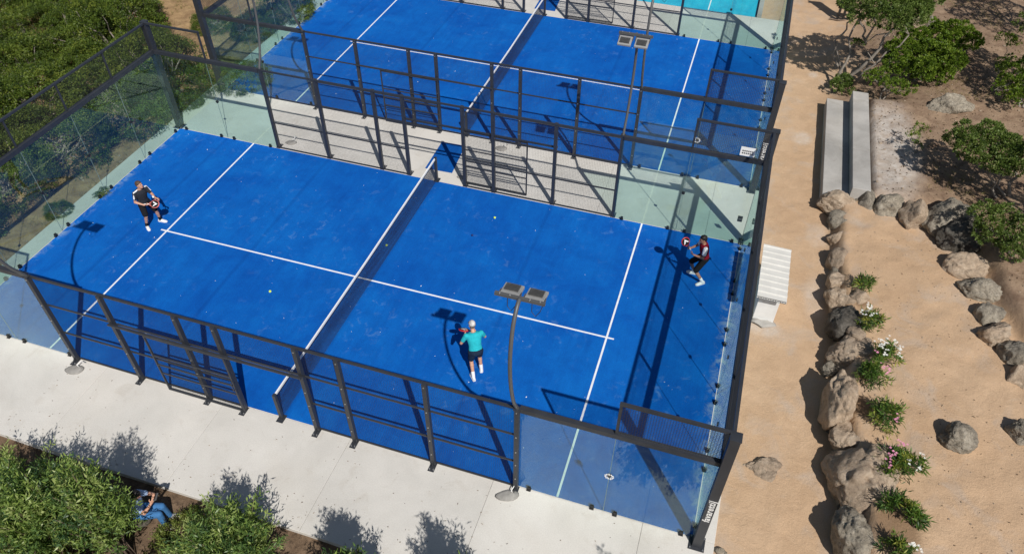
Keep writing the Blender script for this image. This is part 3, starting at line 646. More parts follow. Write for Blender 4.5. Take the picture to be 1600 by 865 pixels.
# ------------------------------------------------------------------ foliage
def leaves_mesh(name, base, dirs, L, W, tint, fold=.25, mat=None):
    """one four-point leaf per row: base point, direction, length, width"""
    n = len(base); d = dirs/np.linalg.norm(dirs, axis=1)[:, None]
    r = nr.normal(size=(n, 3)); s = np.cross(d, r); s /= np.linalg.norm(s, axis=1)[:, None]; nn = np.cross(d, s)
    L = np.broadcast_to(L, n)[:, None]; W = np.broadcast_to(W, n)[:, None]
    v = np.stack([base, base+d*L*.45+s*W*.5+nn*W*fold, base+d*L-nn*L*.08, base+d*L*.45-s*W*.5+nn*W*fold], 1).reshape(-1, 3).astype(np.float32)
    me = bpy.data.meshes.new(name); me.vertices.add(4*n); me.vertices.foreach_set('co', v.ravel()); me.loops.add(4*n); me.loops.foreach_set('vertex_index', np.arange(4*n, dtype=np.int32))
    me.polygons.add(n); me.polygons.foreach_set('loop_start', np.arange(0, 4*n, 4, dtype=np.int32)); me.update()
    at_ = me.attributes.new('tint', 'FLOAT', 'POINT'); at_.data.foreach_set('value', np.repeat(np.clip(tint, 0, 1), 4).astype(np.float32))
    if mat: me.materials.append(MT[mat])
    return me
def tufts(centres, normals, per, L, W, spread=.9, rad=.06, jit=.25, tv=.22):
    n = len(centres); c = np.repeat(centres, per, 0); nm = np.repeat(normals, per, 0)
    d = nm + spread*nr.normal(size=c.shape); d /= np.linalg.norm(d, axis=1)[:, None]
    b = c + d*rad*nr.uniform(0, 1, (len(c), 1)); tl = np.repeat(nr.normal(.5, tv, n), per) + nr.normal(0, .12, len(c))
    return b, d, L*nr.uniform(1-jit, 1+jit, len(c)), W*nr.uniform(1-jit, 1+jit, len(c)), tl
def lobes_to_tufts(lobes, density, up=-.35):
    C, Nn = [], []
    for (x, y, z, rx, ry, rz) in lobes:
        k = int(density*4*PI*((rx*ry+ry*rz+rx*rz)/3)); d = nr.normal(size=(k, 3)); d /= np.linalg.norm(d, axis=1)[:, None]; d = d[d[:, 2] > up]
        p = np.array([x, y, z])+d*np.array([rx, ry, rz])*nr.uniform(.82, 1.06, (len(d), 1)); C.append(p); Nn.append(d)
    C = np.concatenate(C); Nn = np.concatenate(Nn); keep = np.ones(len(C), bool)
    for (x, y, z, rx, ry, rz) in lobes: keep &= (((C-np.array([x, y, z]))/np.array([rx, ry, rz]))**2).sum(1) > .55
    return C[keep], Nn[keep]
def branch(q, a, b, r0, r1, wob=.08, n=5):
    a, b = Vector(a), Vector(b); L = (b-a).length; pts = [a+(b-a)*(i/n)+Vector((rnd.uniform(-1, 1), rnd.uniform(-1, 1), rnd.uniform(-.5, .5)))*wob*L*(0 if i in (0, n) else 1) for i in range(n+1)]
    q.tube(pts, r0, 7, r1); return pts
def thicket_variant(k):
    rg = np.random.default_rng(100+k); R = 1.75; n = 250
    a = rg.uniform(0, 2*PI, n); e = np.sqrt(rg.uniform(0, 1, n)); rr = R*e
    top = 1.95*np.sqrt(1-.80*e**2)+.34*fbm(rr*np.cos(a), rr*np.sin(a), 1.1, 2, k)+rg.uniform(-.22, .12, n)
    c = np.column_stack([rr*np.cos(a), rr*np.sin(a), top]); low = e > .86; c[low, 2] *= rg.uniform(.25, 1., low.sum())
    m = 190; a2 = rg.uniform(0, 2*PI, m); r2 = R*rg.uniform(.80, 1.04, m); c = np.concatenate([c, np.column_stack([r2*np.cos(a2), r2*np.sin(a2), rg.uniform(.08, 1.2, m)])]); n += m
    cr = rg.uniform(.11, .23, n); per = 62; C = np.repeat(c, per, 0); rad = np.repeat(cr, per)
    d = rg.normal(size=C.shape); d[:, 2] = np.abs(d[:, 2])*.9-.25; d /= np.linalg.norm(d, axis=1)[:, None]
    b = C + d*(rad*rg.uniform(.55, 1.05, len(C)))[:, None]*np.array([1.1, 1.1, .8]); ld = d*.7+rg.normal(0, .5, C.shape)+np.array([0, 0, .2])
    t = np.repeat(rg.normal(.46, .26, n), per)+rg.normal(0, .12, len(C))
    crn = leaves_mesh('crown', b, ld, .055*rg.uniform(.7, 1.3, len(C)), .034*rg.uniform(.8, 1.2, len(C)), t, .2, 'leaf_thicket')
    q = MB()
    for i in range(26): j = rg.integers(n); branch(q, (rg.uniform(-.2, .2), rg.uniform(-.2, .2), 0), c[j]-np.array([0, 0, .08]), .045, .010, .08)
    tm = q.mesh('trunk'); tm.materials.append(MT['barkgrey']); return crn, tm
TV = [thicket_variant(k) for k in range(4)]
def shrub(name, x, y, var, sc, rz, label, cat, group, z=None):
    E = empty(name, (x, y, gz(x, y)-.05 if z is None else z), rz, label=label, cat=cat, group=group); E.scale = sc
    link('crown', var[0], E); link('trunk', var[1], E); return E
spots = [(-13.5, -2.6), (-13.35, .0), (-13.15, 2.5), (-12.55, 4.8), (-15.0, -2.2), (-15.3, 1.4), (-15.2, 3.9), (-14.6, 6.3), (-11.95, 6.75), (-17.6, .8), (-17.8, 3.3), (-17.6, 5.9), (-17.0, 8.3), (-20.2, 3.2), (-20.3, 6.0), (-20.0, 8.7), (-19.4, 11.2), (-22.8, 6.5), (-23, 9.4), (-22.4, 12.2), (-17.2, 10.6), (-14.9, 8.3), (-20.3, 13.4), (-25.4, 9.5), (-25.4, 12.6)]
ROW = lambda q: min(4, int((-q[0]-12)/2.55)); RN = ['nearest', 'second', 'third', 'fourth', 'rearmost']
for i, (x, y) in enumerate(spots):
    s = rnd.uniform(.92, 1.12); row = sorted((q for q in spots if ROW(q) == ROW((x, y))), key=lambda q: q[1]).index((x, y))
    TL = f'thicket shrub, {ORD[row]} from the front in the {RN[ROW((x, y))]} row behind left glass'
    shrub('thicket_shrub', x+rnd.uniform(-.2, .2), y+rnd.uniform(-.2, .2), TV[i % 4], (s, s, s*rnd.uniform(.72, 1.3)), rnd.uniform(0, 6.28), TL, 'shrub', 'shrubs of the left thicket')
for (u, v, s, l) in ((378, 118, .62, 'dark shrub seen through the left end glass of the far court'), (330, 30, .5, 'small loose shrub on the dry ground left of the far court'), (447, 12, .7, 'grassy shrub beside the left end of the far court at the top edge'), (218, 215, .0, ''), (300, 150, .0, ''), (395, 40, .55, 'middle shrub behind the left end glass of the far court')):
    if s: p = at(u, v, .3); shrub('shrub', p[0], p[1], TV[int(u) % 4], (s, s, s*.9), u, l, 'shrub', None)
for (u, v, s, l) in ((165, 312, .22, 'little bush at the foot of the thicket near the stones'), (95, 335, .24, 'little low bush at the front edge of the thicket'), (300, 165, .26, 'little bush beside the far left corner post')):
    p = onground(u, v); shrub('bush', p[0], p[1], TV[2], (s, s, s*1.1), u, l, 'bush', None)

def tree(name, base, crown_lobes, stems, leaf, dens, per, L, W, label, bark='barkgrey', spread=.8, up=-.6):
    base = np.array(base, float); E = empty(name, base, 0, label=label, cat='tree' if 'tree' in name or 'sapling' in name else 'shrub')
    lob = [(x-base[0], y-base[1], z-base[2], a, b, c) for (x, y, z, a, b, c) in crown_lobes]
    C, Nn = lobes_to_tufts(lob, dens, up); b, d, LL_, WW_, t = tufts(C, Nn+np.array([0, 0, .3]), per, L, W, spread, .06)
    link('crown', leaves_mesh('crown', b, d, LL_, WW_, t, .25, leaf), E)
    q = MB()
    for (p0, p1, r0, r1) in stems:
        p0 = np.array(p0, float)-base; p1 = np.array(p1, float)-base; pts = branch(q, p0, p1, r0, r1, .07, 6)
        if r0 > .025:
            for k in range(5):
                s_ = pts[rnd.randint(3, 6)]; lo = lob[rnd.randrange(len(lob))]
                if (Vector(lo[:3])-s_).length < 1.5: branch(q, s_, Vector(lo[:3])+Vector((rnd.uniform(-.2, .2), rnd.uniform(-.2, .2), 0)), r1*.9, .008, .1, 4)
    q.build('trunk', bark, E, True); return E
def lob_px(u, v, z, rpx, n, spread, seed, flat=.6, rs=(.3, .45)):
    """lobes round the point seen at (u,v) at height z; spread in metres"""
    c = at(u, v, z); rg = random.Random(seed); out = []
    for i in range(n):
        a = rg.uniform(0, 2*PI); r = spread*math.sqrt(rg.random()); s = rg.uniform(*rs); out.append((c[0]+r*math.cos(a), c[1]+r*math.sin(a), z+rg.uniform(-1, 1)*spread*flat*.5, s, s, s*.7))
    return out
# leaning multi-stem tree by the path
b0 = onground(1318, 132); A = np.array
lb = lob_px(1385, 8, 3.3, 0, 40, 1.35, 1, .5, (.24, .42)) + lob_px(1335, 0, 3.2, 0, 7, .7, 4, .5, (.22, .36)) + lob_px(1430, -5, 3.4, 0, 8, .8, 6, .5, (.24, .4)) + lob_px(1335, 64, 1.6, 0, 2, .2, 2, .4, (.12, .2)) + lob_px(1318, 130, .35, 0, 7, .45, 3, .4, (.16, .3))
tree('leaning_tree', b0, lb, [(b0+A([-.25, 0, -.1]), at(1345, 25, 2.6), .06, .03), (b0+A([.0, .1, -.1]), at(1400, 42, 2.4), .085, .04), (b0+A([.25, -.1, -.1]), at(1420, 55, 2.3), .06, .025), (b0+A([-.1, .1, -.1]), at(1305, 62, 1.5), .05, .03), (at(1305, 62, 1.5), at(1352, 10, 3.), .04, .02), (at(1352, 70, 1.5), at(1345, 30, 2.6), .05, .03), (at(1352, 70, 1.5), at(1372, 20, 3.), .045, .02), (at(1400, 42, 2.4), at(1395, 5, 3.2), .04, .02)],
     'leaf_olive', 75, 16, .08, .036, 'leaning multi-stemmed grey-trunked tree beside the path behind the steps')
b1 = onground(1440, 128)
lb = lob_px(1440, 92, 1.5, 0, 34, 1.1, 11, .7, (.26, .42)) + lob_px(1487, 58, 1.7, 0, 24, .85, 12, .7, (.26, .42)) + lob_px(1425, 62, 1.7, 0, 7, .45, 14, .6, (.22, .34))
tree('bright_shrub', b1, lb, [(b1+A([0, 0, -.1]), at(1450, 80, 1.3), .05, .02), (b1+A([.1, 0, -.1]), at(1485, 65, 1.4), .045, .02), (b1+A([-.1, 0, -.1]), at(1420, 95, 1.2), .04, .02)], 'leaf_bright', 60, 18, .075, .04, 'large bright green rounded shrub behind the oval boulder')
b2 = onground(1375, 156)
tree('green_shrub', b2, lob_px(1372, 122, 1.1, 0, 9, .42, 21, .5, (.16, .27)) + lob_px(1405, 135, 1., 0, 8, .4, 22, .5, (.16, .27)), [(b2+A([0, 0, -.1]), at(1385, 128, .9), .04, .015), (b2+A([0, 0, -.1]), at(1405, 138, .8), .03, .012)], 'leaf_bright', 50, 13, .07, .034, 'smaller green shrub just behind the upper end of the steps')
b3 = onground(1560, 308)
lb = lob_px(1535, 222, 2.3, 0, 22, .85, 31, .5, (.2, .34)) + lob_px(1560, 250, 2.2, 0, 14, .7, 32, .5, (.2, .34)) + lob_px(1590, 225, 2.4, 0, 8, .5, 33, .5, (.2, .3))
tree('small_tree', b3, lb, [(b3+A([0, 0, -.1]), at(1545, 255, 2.), .05, .025), (b3+A([.12, 0, -.1]), at(1562, 250, 2.), .04, .02), (b3+A([.35, .1, -.1]), at(1592, 240, 2.2), .06, .03)], 'leaf_olive', 60, 16, .08, .038, 'slim-trunked small tree casting shade above the big boulders')
b4 = onground(1597, 170)
tree('edge_shrub', b4, lob_px(1592, 105, 1.9, 0, 13, .6, 41, .6, (.2, .34)) + lob_px(1585, 140, 1.6, 0, 11, .55, 42, .6, (.18, .3)) + lob_px(1612, 120, 1.9, 0, 14, .9, 43, .6, (.24, .4)), [(b4+A([0, 0, -.1]), at(1592, 120, 1.6), .05, .02), (b4+A([0, 0, -.1]), at(1605, 115, 1.8), .05, .02)], 'leaf_bright', 48, 13, .07, .034, 'green shrub cut by the right edge above the small tree')
b5 = onground(1580, 400)
tree('boulder_shrub', b5, lob_px(1565, 350, 1.7, 0, 15, .6, 51, .6, (.18, .32)) + lob_px(1590, 375, 1.6, 0, 13, .6, 52, .6, (.18, .32)) + lob_px(1545, 365, 1.4, 0, 7, .35, 53, .6, (.14, .24)), [(b5+A([0, 0, -.1]), at(1565, 360, 1.5), .04, .02), (b5+A([.1, 0, -.1]), at(1592, 372, 1.5), .04, .02)], 'leaf_olive', 62, 16, .07, .034, 'dark leafy shrub beside the dark smooth boulder at the right edge')
b6 = onground(1433, 240)
tree('sapling', b6, lob_px(1440, 200, 1.5, 0, 4, .16, 61, .6, (.08, .14)) + lob_px(1428, 212, 1.4, 0, 3, .14, 62, .6, (.08, .13)) + lob_px(1436, 228, 1.1, 0, 2, .1, 63, .6, (.07, .1)), [(b6+A([0, 0, -.05]), at(1438, 205, 1.45), .014, .006), (b6+A([0, 0, -.05]), at(1428, 214, 1.35), .01, .005)], 'leaf_bright', 90, 8, .07, .03, 'thin young sapling on the bare ground right of the steps')
b7 = onground(1571, 106)
tree('sapling', b7, lob_px(1575, 62, 1.9, 0, 8, .3, 71, .6, (.11, .2)), [(b7+A([0, 0, -.05]), at(1573, 75, 1.7), .02, .01)], 'leaf_bright', 70, 10, .07, .032, 'thin sapling with one leafy head near the upper right edge')
# trees whose shade alone reaches the picture
for (x, y, h, r, sd_, lab) in ((20.6, 20.2, 3.9, 1.7, 81, 'tree beyond the upper right edge shading the bare ground'), (19.1, 15.2, 3.6, 1.25, 82, 'tree beyond the right edge shading the ground by the oval boulder'), (18.6, 7.4, 3.0, .9, 83, 'tree beyond the right edge shading the big boulders')):
    z = gz(x, y); rg = random.Random(sd_); lb = [(x+r*math.sqrt(rg.random())*math.cos(a), y+r*math.sqrt(rg.random())*math.sin(a), z+h-.8+rg.uniform(-.5, .5), .4, .4, .3) for a in [rg.uniform(0, 6.28) for k in range(38)]]
    tree('shade_tree', (x, y, z), lb, [((x, y, z-.1), (x+.2, y, z+h-.6), .09, .04), ((x+.1, y, z-.1), (x-.4, y+.3, z+h-.7), .07, .03)], 'leaf_olive', 34, 11, .08, .036, lab)
# thin tree at the top left
b8 = onground(237, 35)
tree('thin_tree', b8, lob_px(222, -2, 2.0, 0, 9, .7, 91, .5, (.18, .3)), [(b8+A([0, 0, -.1]), at(222, 2, 1.8), .06, .02), (b8+A([0, 0, -.1]), at(250, 5, 1.5), .03, .012)], 'leaf_olive', 30, 9, .07, .03, 'thin sparse tree at the upper end of the left thicket')

# broad-leaved bushes along the front walkway: sprays of narrow leaves on arching shoots
def spray_bush(name, x, y, r, h, nshoot, leaf, label, cat='bush', L=.115, W=.028, per=46, z0=None, group=None, sq=1.):
    z = gz(x, y) if z0 is None else z0; E = empty(name, (x, y, z), rnd.uniform(0, 6.28), label=label, cat=cat, group=group)
    B, D, TT = [], [], []; q = MB()
    for i in range(nshoot):
        a = rnd.uniform(0, 2*PI); e = rnd.random()**.6; rr = r*e; top = h*(1-.45*e*e)*rnd.uniform(.62, 1.12); rr *= rnd.uniform(.75, 1.22); tip = Vector((rr*math.cos(a)*sq, rr*math.sin(a), top)); mid = Vector((tip.x*.45, tip.y*.45, top*.72)); p0 = Vector((rnd.uniform(-.15, .15), rnd.uniform(-.15, .15), -.05))
        pts = [p0.lerp(mid, t)*(1-t)+mid.lerp(tip+Vector((0, 0, rnd.uniform(-.25, .05))), t)*t for t in np.linspace(0, 1, 7)]
        if i % 3 == 0: q.tube(pts, .016 if h > 1.2 else .008, 5, .004)
        k = per; tt = np.clip(nr.uniform(.30, 1.0, k)**.55, 0, 1)*5.999; i0 = tt.astype(int); f = (tt-i0)[:, None]; P = np.array([p[:] for p in pts]); pp = P[i0]*(1-f)+P[np.minimum(i0+1, 6)]*f
        ax = P[-1]-P[3]; ax = ax/(np.linalg.norm(ax)+1e-6); B.append(pp+nr.normal(0, .05*min(1, h), pp.shape)); D.append(ax*.55+nr.normal(0, .62, pp.shape)+np.array([0, 0, .12])); TT.append(rnd.gauss(.46, .3)+nr.normal(0, .15, k))
    B = np.concatenate(B); link('foliage', leaves_mesh('foliage', B, np.concatenate(D), L*nr.uniform(.7, 1.3, len(B)), W*nr.uniform(.75, 1.3, len(B)), np.concatenate(TT), .2, leaf), E)
    q.build('stems', 'bark', E, True); return E
GB = 'bushes along the front walkway'
spray_bush('leafy_bush', -1.38, -9.08, .72, 3.5, 130, 'leaf_euca', 'tall shoot-like bush right behind the seated person', per=62, group=GB)
spray_bush('leafy_bush', -2.45, -9.5, 1.2, 3.1, 210, 'leaf_euca', 'big pale green leafy bush at the lower left beside the seated person', per=88, group=GB)
spray_bush('leafy_bush', -3.75, -9.3, 1.3, 2.5, 150, 'leaf_euca', 'leafy bush at the left edge behind the big pale green one', per=60, group=GB)
spray_bush('leafy_bush', -1.6, -10.6, 1.1, 2.0, 130, 'leaf_low', 'leafy bush at the bottom left edge in front of the big one', per=55, group=GB)
spray_bush('leafy_bush', 1.25, -8.85, 1.1, 2.45, 180, 'leaf_euca', 'lower leafy bush right of the seated person at the bottom edge', per=80, group=GB)
spray_bush('leafy_bush', -.1, -9.35, .8, 1.0, 80, 'leaf_low', 'low scrubby bush between the two big leafy bushes', per=50, group=GB)
for x, y, r, h, l in ((3.95, -8.95, .8, 2.8, 'bush below the bottom edge shading the front walkway left of centre'), (6.2, -8.75, .95, 3.2, 'bush below the bottom edge shading the front walkway at the centre'), (10.3, -8.6, 1.25, 3.3, 'bush below the bottom edge shading the walkway by the corner post')):
    spray_bush('leafy_bush', x, y, r, h, 210, 'leaf_euca', l, per=60, group=GB, L=.12, W=.03)
for (u, v, r, h, l) in ((300, 812, .35, .4, 'low reddish weeds beside the seated person'), (268, 840, .4, .45, 'low weeds at the bottom edge in front of the seated person'), (180, 845, .5, .5, 'low weeds under the edge of the big leafy bush')):
    p = onground(u, v); spray_bush('weeds', p[0], p[1], r, h, 40, 'leaf_low', l, 'weeds', per=40, L=.06, W=.02)

# oleanders on the raised sand
def oleander(u, v, r, h, ns, fl, label):
    p = onground(u, v); r *= 1.18; h *= 1.05; E = spray_bush('oleander', p[0], p[1], r, h, ns, 'leaf_olea', label, 'plant', L=.15, W=.026, per=24, group='oleanders along the boulder row')
    q = MB(); P, F = ico(1)
    if fl:
        for k in range(fl[1]):
            a = rnd.uniform(0, 6.28); rr = r*rnd.uniform(.3, .95); c = (rr*math.cos(a), rr*math.sin(a), h*rnd.uniform(.75, 1.02))
            for j in range(rnd.randint(3, 7)):
                e = [c[i]+rnd.gauss(0, .035) for i in range(3)]
                for m in range(5): b = 2*PI*m/5; q.add([(e[0], e[1], e[2]), (e[0]+.022*math.cos(b-.4), e[1]+.022*math.sin(b-.4), e[2]+.006), (e[0]+.032*math.cos(b), e[1]+.032*math.sin(b), e[2]+.01), (e[0]+.022*math.cos(b+.4), e[1]+.022*math.sin(b+.4), e[2]+.006)], [(0, 1, 2, 3)])
        q.build('flowers', fl[0], E)['kind'] = 'stuff'
oleander(1346, 452, .24, .55, 16, None, 'small flowerless oleander at the top of the boulder row'); oleander(1353, 512, .27, .6, 24, ('flower_w', 7), 'oleander with small white flowers beside the dark boulder')
oleander(1378, 568, .30, .7, 26, ('flower_w', 12), 'oleander topped with the biggest white flower heads'); oleander(1355, 592, .34, .6, 34, ('flower_p', 4), 'broad oleander with a few pink flowers below the white flowered one')
oleander(1380, 658, .34, .62, 34, ('flower_p', 1), 'yellowish green oleander in the middle of the row'); oleander(1392, 732, .36, .6, 32, ('flower_p', 5), 'wide oleander with pink flowers beside the pale boulders')
oleander(1422, 735, .24, .5, 18, ('flower_w', 3), 'right-hand oleander tuft with pale blossoms beside the pink one'); oleander(1390, 790, .22, .5, 14, None, 'thin oleander left of the lowest bushy one'); oleander(1418, 812, .26, .55, 22, None, 'bushy flowerless oleander over the damp soil'); oleander(1398, 868, .3, .5, 20, ('flower_w', 2), 'oleander cut by the bottom edge with a few white flowers')

# dry grass
def grass(n, region, name, label, mat='drygrass', h=.14):
    k = n; pts = np.array([region() for i in range(k)]); z = H(pts[:, 0], pts[:, 1]); c = np.column_stack([pts, z]); b = np.repeat(c, 7, 0)+nr.normal(0, .035, (k*7, 3))*np.array([1, 1, 0]); d = nr.normal(0, .45, b.shape); d[:, 2] = 1
    me = leaves_mesh(name, b, d, h*nr.uniform(.5, 1.3, len(b)), .008, np.repeat(nr.uniform(0, 1, k), 7), .1, mat); tag(link(name, me), label, 'grass', kind='stuff')
def reg_u2():
    while True:
        x, y = reg_upper()
        if fbm(np.array([x]), np.array([y]), .6, 3, 90)[0] > .15 and not (13.3 < x < 15.3 and 8 < y < 13): return x, y
grass(1500, reg_u2, 'dry_grass', 'dry straw grass on the brown upper ground', h=.11)
def reg_l():
    while True:
        x, y = rnd.uniform(-19, -10.7), rnd.uniform(-3.5, 19)
        if fbm(np.array([x]), np.array([y]), .6, 3, 95)[0] > -.1 and (y > 7 or x > -11.9): return x, y
grass(2600, reg_l, 'dry_grass', 'dry yellow grass on the dirt left of the courts', h=.13)

# ------------------------------------------------------------------ people
MT['skin'] = plain('skin', (.50, .27, .18), .55, 0, .08, 8); MT['skin_tan'] = plain('skin_tan', (.40, .20, .125), .55, 0, .08, 8)
def cloth(n, c, v=.15): return plain(n, c, .88, 0, v, 14, .15, .25)
for n_, c_ in (('cl_grey', (.055, .062, .075)), ('cl_black', (.012, .012, .014)), ('cl_white', (.72, .73, .75)), ('cl_cyan', (.02, .40, .47)), ('cl_navy', (.012, .024, .05)), ('cl_red', (.20, .006, .018)), ('cl_shirt', (.34, .46, .68)), ('cl_jeans', (.05, .16, .36)), ('cl_cap', (.62, .60, .58))): MT[n_] = cloth(n_, c_)
MT['hair_dark'] = plain('hair_dark', (.012, .009, .008), .6, 0, .3, 25); MT['cl_dgrey'] = cloth('cl_dgrey', (.026, .029, .036)); MT['hair_brown'] = plain('hair_brown', (.075, .045, .03), .7, 0, .35, 25); MT['hair_grey'] = plain('hair_grey', (.13, .11, .10), .7, 0, .35, 25)
MT['shoe'] = plain('shoe_white', (.70, .70, .70), .6, 0, .1, 12); MT['shoe_grey'] = plain('shoe_grey', (.32, .32, .33), .6, 0, .2, 12); MT['coral'] = plain('racket_coral', (.62, .16, .13), .4, 0, .1, 12); MT['racket_red'] = plain('racket_red', (.42, .02, .02), .4, 0, .1, 12); MT['lip'] = plain('lip', (.36, .12, .10), .5)
V = Vector
def caps(q, a, b, r0, r1):
    a, b = V(a), V(b); q.sphere(a, r0, 12, 8); q.sphere(b, r1, 12, 8)
    if (b-a).length > 1e-4: q.tube([a, b], r0*.99, 12, r1*.99)
def chain(q, pts, rs):
    for i in range(len(pts)-1): caps(q, pts[i], pts[i+1], rs[i], rs[i+1])
def remesh(q, name, vox, mat, parent, smooth=4):
    o = q.build(name, mat); m = o.modifiers.new('r', 'REMESH'); m.mode = 'VOXEL'; m.voxel_size = vox; m.use_smooth_shade = True
    k = o.modifiers.new('s', 'SMOOTH'); k.iterations = smooth; k.factor = .5
    dg = bpy.context.evaluated_depsgraph_get(); me = bpy.data.meshes.new_from_object(o.evaluated_get(dg)); old = o.data; o.modifiers.clear(); o.data = me; bpy.data.meshes.remove(old)
    o.parent = parent; o.data.shade_smooth(); return o
def hand(q, w, d, n, curl, side):
    """w wrist, d towards the knuckles, n the way the palm faces; fingers close towards n"""
    d = V(d).normalized(); n = V(n); n = (n-d*n.dot(d)).normalized(); s = d.cross(n)*side; w = V(w)
    pc = w+d*.05
    for k in (-1.2, -.4, .4, 1.2): caps(q, w+d*.012+s*k*.012, w+d*.085+s*k*.019, .015, .0135)
    for i, ln in enumerate((.036, .041, .039, .030)):
        p = w+d*.088+s*(1.5-i)*.0195; dr = d
        for j, f in enumerate((1., .72, .55)):
            dr = (Matrix.Rotation(curl*(.8 if j == 0 else 1.), 3, (d.cross(n)).normalized()) @ dr).normalized(); e = p+dr*ln*f*1.05; caps(q, p, e, .0095-.0006*j, .0090-.0007*j); p = e
    t0 = w+d*.03+s*.03; t1 = t0+(s*.75+d*.55+n*.35).normalized()*.042; t2 = t1+(d*.75+n*.75*min(1, curl)+s*.15).normalized()*.034; chain(q, [t0, t1, t2], [.013, .011, .0095])
    return pc+n*.03, d.cross(n)*side
def ring(c, rx, ry, zdir, yaw=0, n=16):
    """ellipse round c, across the axis zdir; x stays to the person's right"""
    zd = V(zdir).normalized(); xr = V((math.cos(yaw), math.sin(yaw), 0)); xr = (xr-zd*xr.dot(zd)).normalized(); yr = zd.cross(xr)
    return [V(c)+xr*rx*math.cos(2*PI*k/n)+yr*ry*math.sin(2*PI*k/n) for k in range(n)]
def torso_rings(J, g, lo=0, hi=9):
    pv, ch, nk = V(J['pelvis']), V(J['chest']), V(J['neck']); ax = (nk-pv).normalized(); yw = J.get('twist', 0.)
    T = [(pv-ax*.10, .125, .10, 0), (pv-ax*.03, .162, .118, 0), (pv+ax*.06, .155, .112, .2), (pv.lerp(ch, .5), .142, .104, .5), (ch, .168, .118, 1), (ch.lerp(nk, .45), .185, .112, 1), (ch.lerp(nk, .78), .16, .092, 1), (nk-ax*.012, .07, .062, 1)]
    return [ring(c, rx+g, ry+g, ax, yw*f) for c, rx, ry, f in T[lo:hi]]
def person(loc, yaw, J, look, label, top, bot, feet, hair, skin='skin', sleeve=.62, extra=None, leg_len=.85, sock='cl_black', stripes=None, cap=False, trousers=False):
    E = empty('person', loc, yaw, label=label, cat='person'); q = MB()
    q.loft(torso_rings(J, 0)); nk = V(J['neck']); hd = V(J['head']); lf = V(look).normalized()
    caps(q, nk-V((0, 0, .03)), hd-V((0, 0, .07)), .058, .052)
    up = (hd-nk).normalized(); up = (up-lf*up.dot(lf)*.8).normalized(); rt = lf.cross(up).normalized(); up = rt.cross(lf).normalized()
    hp = lambda x, y, z: hd+rt*x+lf*y+up*z
    hr = []                                     # head as stacked ellipses from chin to crown
    for z, a, b, f in ((-.115, .030, .030, .055), (-.10, .048, .052, .035), (-.07, .060, .078, .014), (-.03, .069, .092, .002), (.01, .074, .098, -.004), (.05, .074, .096, -.006), (.085, .062, .080, -.008), (.107, .040, .052, -.008), (.117, .012, .016, -.008)):
        c = hp(0, f, z); hr.append([c+rt*a*math.cos(2*PI*k/16)+lf*b*math.sin(2*PI*k/16) for k in range(16)])
    q.loft(hr); chain(q, [hp(0, .088, .012), hp(0, .112, -.026)], [.011, .015]); q.sphere(hp(.073, -.005, -.01), .02, 8, 6); q.sphere(hp(-.073, -.005, -.01), .02, 8, 6); caps(q, hp(-.03, .082, .026), hp(.03, .082, .026), .012, .012); caps(q, hp(-.018, .086, -.064), hp(.018, .086, -.064), .010, .010)
    for s, k in (('R', 1), ('L', -1)):
        chain(q, [J['sh'+s], J['el'+s], J['wr'+s]], [.053, .041, .027]); m = V(J['el'+s]).lerp(V(J['wr'+s]), .3); q.sphere(m, .042, 10, 8)
        hip, kn, an = V(J['hip'+s]), V(J['kn'+s]), V(J['an'+s]); chain(q, [hip, kn, an], [.085, .056, .038]); q.sphere(kn.lerp(an, .3)+(kn-hip).cross(an-kn).cross(an-kn).normalized()*.0, .057, 10, 8)
        fw = V(J['ft'+s]); caps(q, an+V((0, 0, -.045)), an+V((0, 0, -.055))+fw*.11, .028, .018)
        hn = J['hand'+s]; J['grip'+s] = hand(q, J['wr'+s], hn[0], hn[1], hn[2], k)
    remesh(q, 'body', .0085, skin, E, 2)
    # shirt
    q = MB(); q.loft(torso_rings(J, .018, 1, 8))
    for s in 'RL':
        a, b = V(J['sh'+s]), V(J['el'+s]); caps(q, a, a.lerp(b, sleeve), .068, .060)
    remesh(q, 'shirt', .013, top, E)
    if stripes == 'strip':
        for s, k in (('R', 1), ('L', -1)):
            a, b = V(J['sh'+s]), V(J['el'+s]); q = MB(); chain(q, [a.lerp(nk, .55)+V((0, .02, .035)), a+V((k*.022, .015, .034)), a.lerp(b, sleeve*.9)+V((k*.034, .02, .012))], [.020, .030, .029]); remesh(q, 'shoulder_stripe', .010, 'cl_white', E)
    elif stripes:
        for s in 'RL':
            q = MB(); a, b = V(J['sh'+s]), V(J['el'+s]); caps(q, a+V((0, 0, .006)), a.lerp(b, sleeve*.93), .0715, .0635); remesh(q, 'sleeve', .013, stripes, E)
    # shorts or trousers
    q = MB(); q.loft(torso_rings(J, .021, 0, 3))
    for s in 'RL':
        a, b, c = V(J['hip'+s]), V(J['kn'+s]), V(J['an'+s])
        if trousers: chain(q, [a, b, c], [.105, .078, .06])
        else: caps(q, a, a.lerp(b, leg_len), .104, .088)
    remesh(q, 'trousers' if trousers else 'shorts', .013, bot, E)
    for s in 'RL':
        an = V(J['an'+s]); kn = V(J['kn'+s]); fw = V(J['ft'+s]); sd = V((fw.y, -fw.x, 0))
        if not trousers: q = MB(); caps(q, an+V((0, 0, -.01)), an.lerp(kn, .28), .047, .051); remesh(q, 'sock', .012, sock, E)
        rg = []
        for t, wd, hh in ((-.075, .028, .075), (-.05, .038, .095), (.0, .042, .10), (.07, .044, .078), (.13, .048, .06), (.18, .042, .048), (.205, .022, .034)):
            c = an+fw*t; z0 = -.085; rg.append([V((c.x, c.y, an.z+z0))+sd*wd*math.cos(a)+V((0, 0, hh*(.5+.5*math.sin(a)) if math.sin(a) > -.3 else .0)) for a in [2*PI*k/12 for k in range(12)]])
